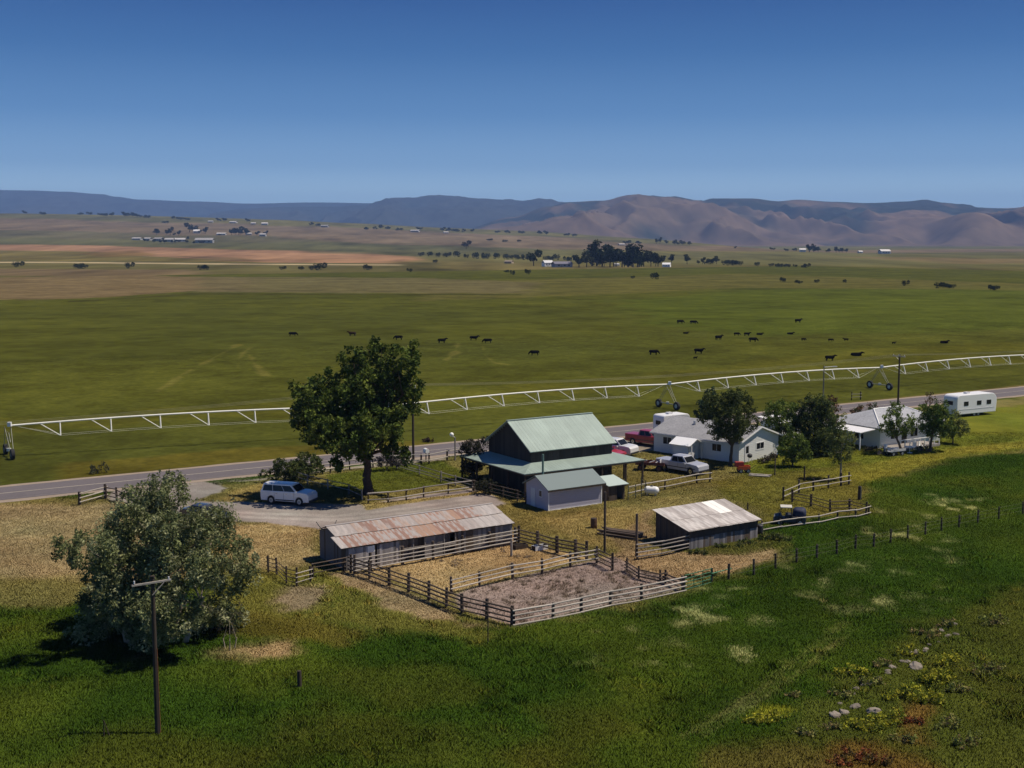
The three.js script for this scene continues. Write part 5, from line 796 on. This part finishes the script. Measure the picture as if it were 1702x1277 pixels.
// ------------------------------------------------------------------ far farmsteads, trees and brush
const farTree = [0, 1, 2].map(k => {                                      // three shapes: round tree, tall poplar, low bush; one metre high
  const r = rng(50 + k), bl = []; if (k === 0) for (let i = 0; i < 7; i++) bl.push([rr(-.26, .26, r), rr(.4, .76, r), rr(-.26, .26, r), rr(.14, .24, r)]); else if (k === 1) for (let i = 0; i < 8; i++) { const y = .2 + i * .095; bl.push([rr(-.07, .07, r), y, rr(-.07, .07, r), .16 * (1 - Math.pow(i / 8 - .3, 2) * 1.3), .13]); } else for (let i = 0; i < 7; i++) bl.push([rr(-.6, .6, r), rr(.3, .62, r), rr(-.5, .5, r), rr(.26, .4, r)]);
  return { crown: c => foliage(bl, { sub: .07, per: 9, leaf: .085, asp: .7, dens: k === 2 ? .5 : 1.7, seed: 60 + k, cols: c }), trunk: mergeGeometries([tubeGeo(V(0, -.02, 0), V(.01, .55, 0), .035, .02, 6), tubeGeo(V(0, .3, 0), V(.16, .6, .05), .018, .006, 4), tubeGeo(V(0, .34, 0), V(-.15, .62, -.06), .018, .006, 4)]) };
});
const farCols = [[[.022, .034, .012], [.03, .042, .014], [.018, .028, .01]], [[.045, .055, .018], [.06, .065, .024], [.035, .042, .014]], [[.05, .042, .024], [.04, .036, .018]]];
const farCrowns = {};
const fr_ = rng(314);
function ftree(px, py, hpx, kind, tone, label, group, wide = 1, alone = false) {
  if (!alone && group && kind !== 1 && fr_() < .6) ftree(px + rr(.4, .9, fr_) * hpx * (fr_() < .5 ? -1 : 1), py + rr(-.4, .4, fr_), hpx * rr(.55, .85, fr_), kind, tone, label, group, wide * 1.1, true);
  const p = P(px, py), h = hpx * Math.hypot(p.x, p.z) / F, key = kind + '_' + tone; farCrowns[key] ??= farTree[kind].crown(farCols[tone]);
  const o = thing(kind === 2 ? 'far_bush' : 'far_tree', label, kind === 2 ? 'bush' : 'tree', p, rr(0, 6), group); if (kind < 2) mesh('trunk', farTree[kind].trunk, bark, o, null, null, [h, h, h]); mesh('crown', farCrowns[key], leafFar, o, null, null, [h * wide, h, h * wide]); return o;
}
for (const [x, y, h, l] of [[132, 446, 9, 1.3], [215, 446, 11, .8], [336, 448, 9, 1], [470, 448.5, 7, 1], [500, 448, 6, 1], [532, 449, 14, .9], [609, 448.5, 10, .7], [681, 452, 7, .8], [724, 437, 6, 1], [844, 453, 5, 1], [852, 457, 9, .6], [877, 456, 10, .6], [1090, 464, 12, .9], [1052, 463, 5, 1], [1300, 468, 8, .6], [1326, 471, 6, 1], [1358, 470, 6, 1], [1405, 470, 6, .8], [1505, 475, 10, .7], [1562, 479, 11, 1.1], [1580, 479, 8, 1.2], [30, 444, 10, 1], [1650, 482, 9, 1]]) ftree(x, y, h, 2, 0, 'dark round brush dotting the far edge of the pasture', 'brush along the far pasture edge', l);
for (const [x, y, h] of [[700, 426, 8], [714, 426, 9], [729, 427, 8], [745, 427, 9], [760, 427, 11], [775, 429, 8], [792, 430, 12], [808, 430, 11], [824, 430, 11], [842, 431, 10], [858, 431, 9], [872, 432, 11], [908, 433, 9], [925, 432, 11], [942, 434, 9], [958, 433, 8]]) ftree(x, y, h, 2, x % 2, 'hedgerow bush in the row leading to the distant ranch', 'hedgerow bushes by the distant ranch', .75);
ftree(775, 414, 15, 0, 2, 'lone round tree on the olive fields above the hedgerow', null, 1.2);
for (const [x, y, h, k, t] of [[887, 442, 28, 0, 0], [975, 444, 26, 0, 1], [984, 442, 42, 1, 0], [992, 442, 44, 1, 1], [1001, 443, 38, 0, 0], [1014, 444, 32, 0, 0], [1024, 443, 30, 0, 0], [1034, 444, 32, 0, 0], [1044, 444, 38, 1, 0], [1052, 444, 40, 1, 0], [1060, 444, 39, 1, 0], [1070, 443, 28, 0, 1], [1082, 443, 24, 0, 0], [1090, 443, 18, 0, 0], [962, 443, 14, 0, 1]]) ftree(x, y, h, k, t, k === 1 ? 'tall narrow poplar in the distant ranch grove' : 'dark round tree in the distant ranch grove', k === 1 ? 'poplars of the ranch grove' : 'round trees of the ranch grove', k ? 1.3 : 1.05);
for (const [x, y, h] of [[1102, 438, 14], [1116, 438, 16], [1142, 439, 17], [1168, 439, 12], [1180, 439, 10], [1191, 439, 14], [1206, 440, 9], [1213, 441, 10], [1228, 441, 9], [1259, 442, 7], [1282, 443, 6], [1297, 444, 7], [1310, 444, 6], [1322, 444, 5], [1341, 445, 8]]) ftree(x, y, h, h > 11 ? 0 : 2, h > 11 ? 1 : 0, 'tree in the thin line between the ranch grove and the bright green strip', 'tree line by the bright green strip', .9);
for (const [x, y, h, w] of [[260, 391, 11, 1.2], [283, 391, 14, .8], [297, 392, 9, 1], [315, 386, 16, 1.1], [341, 389, 12, 1], [312, 399, 6, 1], [385, 391, 12, 1.1], [397, 391, 15, 1.3], [410, 391, 12, 1.2], [427, 392, 8, 1.4], [443, 390, 7, 1], [240, 402, 6, 1], [256, 404, 7, 1], [273, 405, 8, .9], [291, 405, 7, 1], [310, 405, 7, 1], [322, 406, 5, 1.2]]) ftree(x, y, h, 0, 0, 'dark tree among the houses of the far farmstead', 'trees of the far farmstead', w);
for (const [x, y, h] of [[120, 356, 4], [134, 357, 4], [148, 357, 5], [166, 358, 4], [176, 359, 5], [186, 360, 7], [207, 361, 9], [220, 361, 8], [228, 362, 7], [245, 362, 5], [288, 365, 6], [298, 365, 5], [312, 366, 4], [276, 371, 4], [362, 368, 6], [372, 368, 6], [411, 369, 6], [519, 375, 6], [530, 376, 5], [608, 383, 6], [622, 382, 6], [633, 381, 8], [643, 382, 6], [665, 383, 5], [695, 383, 6], [736, 385, 8], [746, 385, 7], [758, 385, 5], [772, 386, 6], [785, 386, 6], [826, 387, 4], [842, 388, 6], [866, 388, 5], [896, 390, 7], [908, 391, 8], [944, 393, 6], [954, 393, 5], [815, 400, 4], [840, 402, 4], [862, 402, 4], [40, 356, 6], [70, 357, 5]]) ftree(x, y, h, h > 5 ? 0 : 2, 0, ...(x < 262 ? ['tiny dark tree in the row on the rise before the blue ridge', 'row of trees before the blue ridge'] : x < 430 ? ['tiny dark tree near the tiny white houses on the rise', 'trees by the tiny white houses'] : x < 720 ? ['tiny dark tree beside the tiny grey and pale houses on the middle rise', 'trees on the middle rise'] : ['tiny dark tree between the centre skyline farms and the brown hills', 'trees by the centre skyline farms']), 1.3);
for (const [x, y, h, w] of [[1006, 411, 6, 1], [1045, 406, 7, 1.6], [1060, 406, 6, 1.6], [1097, 405, 11, .8], [1108, 406, 7, 1.4], [1122, 408, 10, 1], [1134, 408, 9, 1.3], [1146, 408, 7, 1.3], [1222, 414, 5, 1.2], [1282, 416, 5, 1.3], [1306, 418, 5, 1.4], [1320, 418, 6, 1.4], [1345, 419, 13, .8], [1352, 419, 14, .7], [1360, 419, 9, 1.2], [1378, 420, 7, 1], [1390, 420, 10, 1], [1400, 420, 8, 1.2]]) ftree(x, y, h, 0, 0, 'dark distant tree on the plain below the brown hills', 'trees on the plain below the hills', w);
function farHouse(px, py, wpx, hpx, label, { wall = [.6, .6, .6], roof = [.4, .4, .42], dark = false, turn = rr(-.5, .5), group } = {}) {
  const p = P(px, py), s = Math.hypot(p.x, p.z) / F, w = wpx * s, h = hpx * s, d = Math.min(w * .7, 14), o = thing('far_house', label, 'building', p, turn, group);
  mesh('wall', prismGeo([[-w / 2, 0], [w / 2, 0], [w / 2, h * .6], [-w / 2, h * .6]], d), M(wall, .8), o, [0, 0, d / 2]);
  const rm = M(roof, .7), e = .03 * w; for (const z of [1, -1]) mesh('roof', slabGeo(z > 0 ? [V(-w / 2 - e, h * .58, d / 2 + e), V(w / 2 + e, h * .58, d / 2 + e), V(w / 2 + e, h, 0), V(-w / 2 - e, h, 0)] : [V(w / 2 + e, h * .58, -d / 2 - e), V(-w / 2 - e, h * .58, -d / 2 - e), V(-w / 2 - e, h, 0), V(w / 2 + e, h, 0)], .15), rm, o, [0, .15, 0]);
  for (const x of [-.28, .05, .3]) box('window', o, darkGlass, w * .1, h * .22, .06, x * w, h * .34, d / 2 + .02); box('door', o, dark ? woodBrown[0] : M([.2, .2, .2], .8), w * (dark ? .3 : .07), h * .42, .08, -w * .12, h * .21, d / 2 + .03); return o;
}
farHouse(910, 443, 16, 10, 'white gabled house at the distant ranch', { wall: [.78, .78, .76], roof: [.6, .6, .62] }); farHouse(934, 444, 30, 9, 'low dark roofed ranch building beside the white one', { wall: [.3, .28, .33], roof: [.16, .15, .19] }); farHouse(846, 438, 13, 5, 'small tan shed by the hedgerow near the distant ranch', { wall: [.4, .32, .22], roof: [.25, .2, .15] }); farHouse(1025, 442, 8, 4, 'pale shed glimpsed between the ranch trees'); farHouse(1108, 444, 13, 7, 'bright white shed just beyond the ranch grove', { wall: [.82, .82, .8], roof: [.8, .8, .8] });
for (const [x, y, w, h, r, l] of [[228, 399, 14, 4, .5, 'white trailer home at the open end of the far farmstead'], [246, 400, 12, 5, .45, 'small pale house next to the white trailer home'], [264, 401, 14, 6, .35, 'grey roofed house in the middle of the far farmstead'], [282, 402, 14, 6, .5, 'white sided house under the tall farmstead trees'], [299, 402, 16, 6, .55, 'pale long house next to the big tan barn'], [340, 404, 28, 8, .42, 'big tan barn with wide roof at the far farmstead'], [327, 388, 10, 6, .85, 'bright white roofed shed behind the farmstead trees'], [368, 391, 14, 4, .6, 'low white barn on the slope behind the farmstead'], [413, 391, 9, 4, .5, 'small house behind the dark far grove'], [437, 393, 10, 5, .5, 'pale house at the end of the dark far grove'], [350, 370, 8, 3, .5, 'tiny white house on the rise beside the dark grove'], [388, 371, 12, 3, .6, 'tiny long white shed on the rise'], [421, 373, 8, 3, .6, 'tiny house next to the long white shed on the rise'], [440, 374, 10, 4, .7, 'tiny bright house at the end of the rise'], [540, 378, 12, 4, .35, 'tiny grey house on the middle rise'], [690, 386, 14, 4, .5, 'tiny pale farm on the centre skyline'], [741, 388, 8, 3, .6, 'tiny white shed under the centre skyline trees'], [1196, 401, 30, 4, .75, 'long white shed at the foot of the brown hills'], [1283, 404, 14, 3, .6, 'small pale shed at the foot of the hills'], [1309, 404, 18, 4, .75, 'long pale shed below the middle canyon'], [1334, 419, 10, 6, .8, 'white house between the dark plain trees'], [1430, 421, 7, 4, .75, 'lone tiny white shed out on the open plain'], [1470, 422, 16, 7, .8, 'white ranch house out on the open plain'], [1033, 408, 10, 3, .6, 'tiny pale shed behind the ranch grove'], [1390, 404, 12, 3, .5, 'faint pale shed under the last brown hill']]) farHouse(x, y, w, h, l, { wall: [r * .75, r * .74, r * .72], roof: [r * .8, r * .77, r * .75], dark: l.includes('barn') });

// ------------------------------------------------------------------ rocks and brush in the right foreground
{
  const rockGeo = [0, 1, 2].map(k => { const g = new THREE.IcosahedronGeometry(.5, 2), p = g.attributes.position; for (let i = 0; i < p.count; i++) { const n = .45 + .75 * fbm(p.getX(i) * 3.1 + k * 9 + 5, p.getY(i) * 3.1 + p.getZ(i) * 4 + 7, 3) + .3 * Math.round(3 * vnoise(p.getX(i) * 4 + k * 5, p.getZ(i) * 4 + p.getY(i) * 2)) / 3; p.setXYZ(i, p.getX(i) * n, p.getY(i) * n * .7, p.getZ(i) * n); } g.computeVertexNormals(); return g; });
  const rockTex = makeTex(128, 128, (u, v) => { const k = .6 + .7 * fbm(u * 7, v * 7, 4); return [k, k * .94, k * .86]; }), rm = [.26, .18, .13].map(v => M([v, v * .9, v * .8], .95, { map: rockTex }));
  const rk = rng(99), spots = [[1523, 1113, .62, 'large pale rounded boulder in the weeds'], [1452, 1186, .6, 'pale flat boulder half buried in yellow weeds'], [1388, 1192, .5, 'pale stone at the end of the rock row'], [1404, 1187, .4, 'pale stone next to the end of the rock row'], [1420, 1178, .42, 'pale stone by the flat boulder']];
  for (let i = 0; i < 34; i++) { const t = i / 34; spots.push([1400 + t * 196 + rr(-9, 9, rk), 1166 - t * 122 + rr(-9, 9, rk), rr(.12, .34, rk), 'rough grey stone in the row along the weedy bank']); }
  for (const [x, y, s, l] of spots) { const o = mesh('stone', rockGeo[Math.floor(rk() * 3)], rm[s > .45 ? 0 : Math.floor(rk() * 3)], scene); o.position.copy(P(x, y)).setY(s * .18); o.rotation.set(rr(-.3, .3, rk), rr(0, 6, rk), rr(-.3, .3, rk)); o.scale.set(s * 1.5, s * 1.1, s * 1.2); info(o, l, 'rock', l.startsWith('rough') ? 'stones along the bank' : 'pale boulders'); }
  const yb = [[.34, .34, .03], [.45, .42, .04], [.22, .25, .03]];
  for (const [x, y, w, h] of [[1275, 1198, 44, 14], [1252, 1204, 26, 10], [1500, 1162, 40, 20], [1478, 1200, 42, 18], [1555, 1135, 40, 22], [1430, 1216, 34, 14], [1575, 1105, 30, 18], [1416, 1124, 36, 16], [1540, 1172, 34, 18], [1512, 1092, 26, 14], [1458, 1216, 30, 14]]) bush('mustard_weed', 'low yellow green blooming weed clump on the stony bank', 'weed', x, y, [[x - w * .45, y - h * .5, w * .4, h * .55], [x + w * .1, y - h * .6, w * .45, h * .6], [x + w * .5, y - h * .45, w * .38, h * .5]], yb, { per: 12, leaf: .15, sub: .15, dens: 1.2 }, { r0: .02, group: 'yellow weeds on the bank' });
  for (const [x, y, w, h] of [[1398, 1160, 24, 10], [1450, 1140, 26, 12], [1470, 1110, 22, 11], [1540, 1060, 26, 13], [1575, 1045, 20, 12], [1380, 1215, 24, 9], [1340, 1225, 22, 8], [1590, 1150, 26, 14], [1575, 1210, 30, 14], [1500, 1235, 26, 12], [1610, 1240, 34, 16], [1640, 1120, 34, 16], [1650, 1040, 30, 14], [1320, 1160, 20, 7]]) bush('bank_weed', 'rough green brown weed clump among the stones of the bank', 'weed', x, y, [[x - w * .45, y - h * .5, w * .4, h * .55], [x + w * .1, y - h * .6, w * .45, h * .6], [x + w * .5, y - h * .45, w * .38, h * .5]], [[.22, .25, .06], [.28, .26, .08], [.17, .19, .045], [.26, .2, .08]], { per: 12, leaf: .15, sub: .15, dens: .9 }, { r0: .02, group: 'green weeds on the bank' });
  for (const [x, y, w, h] of [[1275, 898, 22, 12], [1300, 900, 20, 11], [1240, 908, 22, 9], [1200, 912, 20, 7], [1160, 922, 18, 6], [1150, 963, 18, 6], [1180, 957, 16, 6]]) bush('shed_weed', 'dark green weed clump along the front of the small shed', 'weed', x, y, [[x - w * .45, y - h * .5, w * .4, h * .55], [x + w * .1, y - h * .6, w * .45, h * .6], [x + w * .5, y - h * .45, w * .38, h * .5]], [[.07, .10, .02], [.09, .12, .026], [.13, .14, .045]], { per: 14, leaf: .15, sub: .15, dens: 1.3 }, { r0: .02, group: 'weeds by the small shed' });
  for (const [x, y, w, h] of [[1420, 1262, 34, 14], [1455, 1268, 30, 16], [1400, 1275, 24, 10], [1520, 1205, 22, 10]]) bush('red_weed', 'rust red dock weed clump at the foot of the bank', 'weed', x, y, [[x - w * .45, y - h * .5, w * .4, h * .55], [x + w * .1, y - h * .6, w * .45, h * .6], [x + w * .5, y - h * .45, w * .38, h * .5]], [[.28, .09, .03], [.2, .08, .03], [.16, .11, .035]], { per: 12, leaf: .14, sub: .15, dens: .9 }, { r0: .02, group: 'red weeds on the bank' });
}

// ------------------------------------------------------------------ grass and dry growth over the near ground
{
  const blade = (n, w, h, sp, seed) => { const r = rng(seed), p = []; for (let i = 0; i < n; i++) { const a = r() * 6.28, x = Math.cos(a) * sp * r(), z = Math.sin(a) * sp * r(), b = r() * 6.28, dx = Math.cos(b) * w, dz = Math.sin(b) * w, t = h * (.6 + .6 * r()), l = h * 1.5 * r(), c = r() * 6.28; p.push(x - dx, 0, z - dz, x + dx, 0, z + dz, x + Math.cos(c) * l, t, z + Math.sin(c) * l); } const g = new THREE.BufferGeometry(); g.setAttribute('position', new THREE.Float32BufferAttribute(p, 3)); g.computeVertexNormals(); const q = g.attributes.normal; for (let i = 0; i < q.count; i++) { const k = V(q.getX(i) * .5, 1, q.getZ(i) * .5).normalize(); q.setXYZ(i, k.x, k.y, k.z); } return g; };
  const r = rng(4242), pts = [], o = [0, 0, 0]; let tries = 0;
  while (tries++ < 420000) {
    const d = 50 + Math.pow(r(), .8) * 110, x = (r() * 2 - 1) * (d * .44 + 3), [a, b] = toAB(x, d); if (b > BR - 5) continue;
    if (r() > clamp(1.25 - (d - 55) / 130)) continue;
    nearColor(x, d, o); const t = o.tuft === null ? .85 : o.tuft; if (t < .04 || r() > .35 + t * .7) continue;
    const clump = fbm(x / 1.4, d / 1.4, 2); pts.push([x, d, t * (.55 + .9 * clump), o[0], o[1], o[2]]);
  }
  const half = [pts.filter(p => p[2] > .42), pts.filter(p => p[2] <= .42)];
  const gm = earth(0xffffff, { side: THREE.DoubleSide });
  [['tall_grass', 'rough tall green grass of the front field', blade(20, .016, .13, .32, 3)], ['short_grass', 'short dry and green grass of the farmyard', blade(16, .014, .085, .26, 4)]].forEach(([name, label, g], k) => {
    const list = half[k], im = new THREE.InstancedMesh(g, gm, list.length), m = new THREE.Matrix4(), q = new THREE.Quaternion(), c = new THREE.Color();
    list.forEach((p, i) => { const s = k ? .6 + p[2] * 1.6 : .5 + p[2] * .75; m.compose(V(p[0], 0, -p[1]), q.setFromAxisAngle(UPV, r() * 6.28), V(.8 + s * .5, s, .8 + s * .5)); im.setMatrixAt(i, m); const v = 1.0 + (k ? .3 : .5) * (r() - .4); c.setRGB(p[3] * v * 1.3, p[4] * v * 1.3, p[5] * v * 1.3); im.setColorAt(i, c); });
    im.name = name; im.castShadow = im.receiveShadow = true; info(im, label, 'grass', null, 'stuff'); scene.add(im);
  });
  {
    const sp = []; let guard = 0; while (sp.length < 2600 && guard++ < 90000) { const d = rr(50, 128, r), x = (r() * 2 - 1) * (d * .44 + 3); if (toAB(x, d)[1] > 100) continue; nearColor(x, d, o); if ((o.tuft === null ? .85 : o.tuft) < .5 || fbm(x / 4.5 + 31, d / 4.5, 3) < .5 + .12 * r()) continue; sp.push([x, d, o[0], o[1], o[2]]); }
    const g = blade(26, .022, .3, .22, 12), im = new THREE.InstancedMesh(g, gm, sp.length), m = new THREE.Matrix4(), q = new THREE.Quaternion(), c = new THREE.Color(), hue = [[1, 1.1, .9], [.75, .9, .8], [1.4, 1.3, 1.4], [1.5, 1.2, 1.1], [.9, 1.05, .8]];
    sp.forEach((p, i) => { const s = rr(.5, 1.25, r), h = hue[Math.floor(r() * 5)]; im.setMatrixAt(i, m.compose(V(p[0], 0, -p[1]), q.setFromAxisAngle(UPV, r() * 6.28), V(s * 1.3, s, s * 1.3))); c.setRGB(p[2] * h[0] * 1.3, p[3] * h[1] * 1.3, p[4] * h[2] * 1.3); im.setColorAt(i, c); });
    im.name = 'field_weeds'; im.castShadow = im.receiveShadow = true; info(im, 'scattered taller weed and grass clumps in the front field', 'weeds', null, 'stuff'); scene.add(im);
  }
  // tumbleweed litter in the dirt pen
  const tw = blade(40, .02, .34, .3, 8), spots = []; const pen = patch([[752, 988], [905, 948], [1020, 925], [1060, 945], [1132, 965], [1132, 984], [990, 1014], [855, 1042], [770, 1012]], [0, 0, 0]), pen2 = patch([[660, 945], [850, 905], [960, 928], [780, 975]], [0, 0, 0]);
  while (spots.length < 230) { const x = rr(-12, 14, r), d = rr(76, 106, r); if (inside(pen.poly, x, d) > .3 && fbm(x / 2, d / 2, 2) > .42 || inside(pen2.poly, x, d) > .3 && fbm(x / 1.6 + 9, d / 1.6, 2) > .6) spots.push([x, d]); }
  const im = new THREE.InstancedMesh(tw, earth([.22, .17, .13], { side: THREE.DoubleSide }), spots.length), m = new THREE.Matrix4(), q = new THREE.Quaternion(); spots.forEach(([x, d], i) => { const s = rr(.35, 1, r); im.setMatrixAt(i, m.compose(V(x, 0, -d), q.setFromAxisAngle(UPV, r() * 6), V(s, s * .8, s))); }); im.name = 'dry_weeds'; im.castShadow = true; info(im, 'dead brown weeds littering the dirt pen', 'dry weeds', null, 'stuff'); scene.add(im);
}
renderer.render(scene, camera);
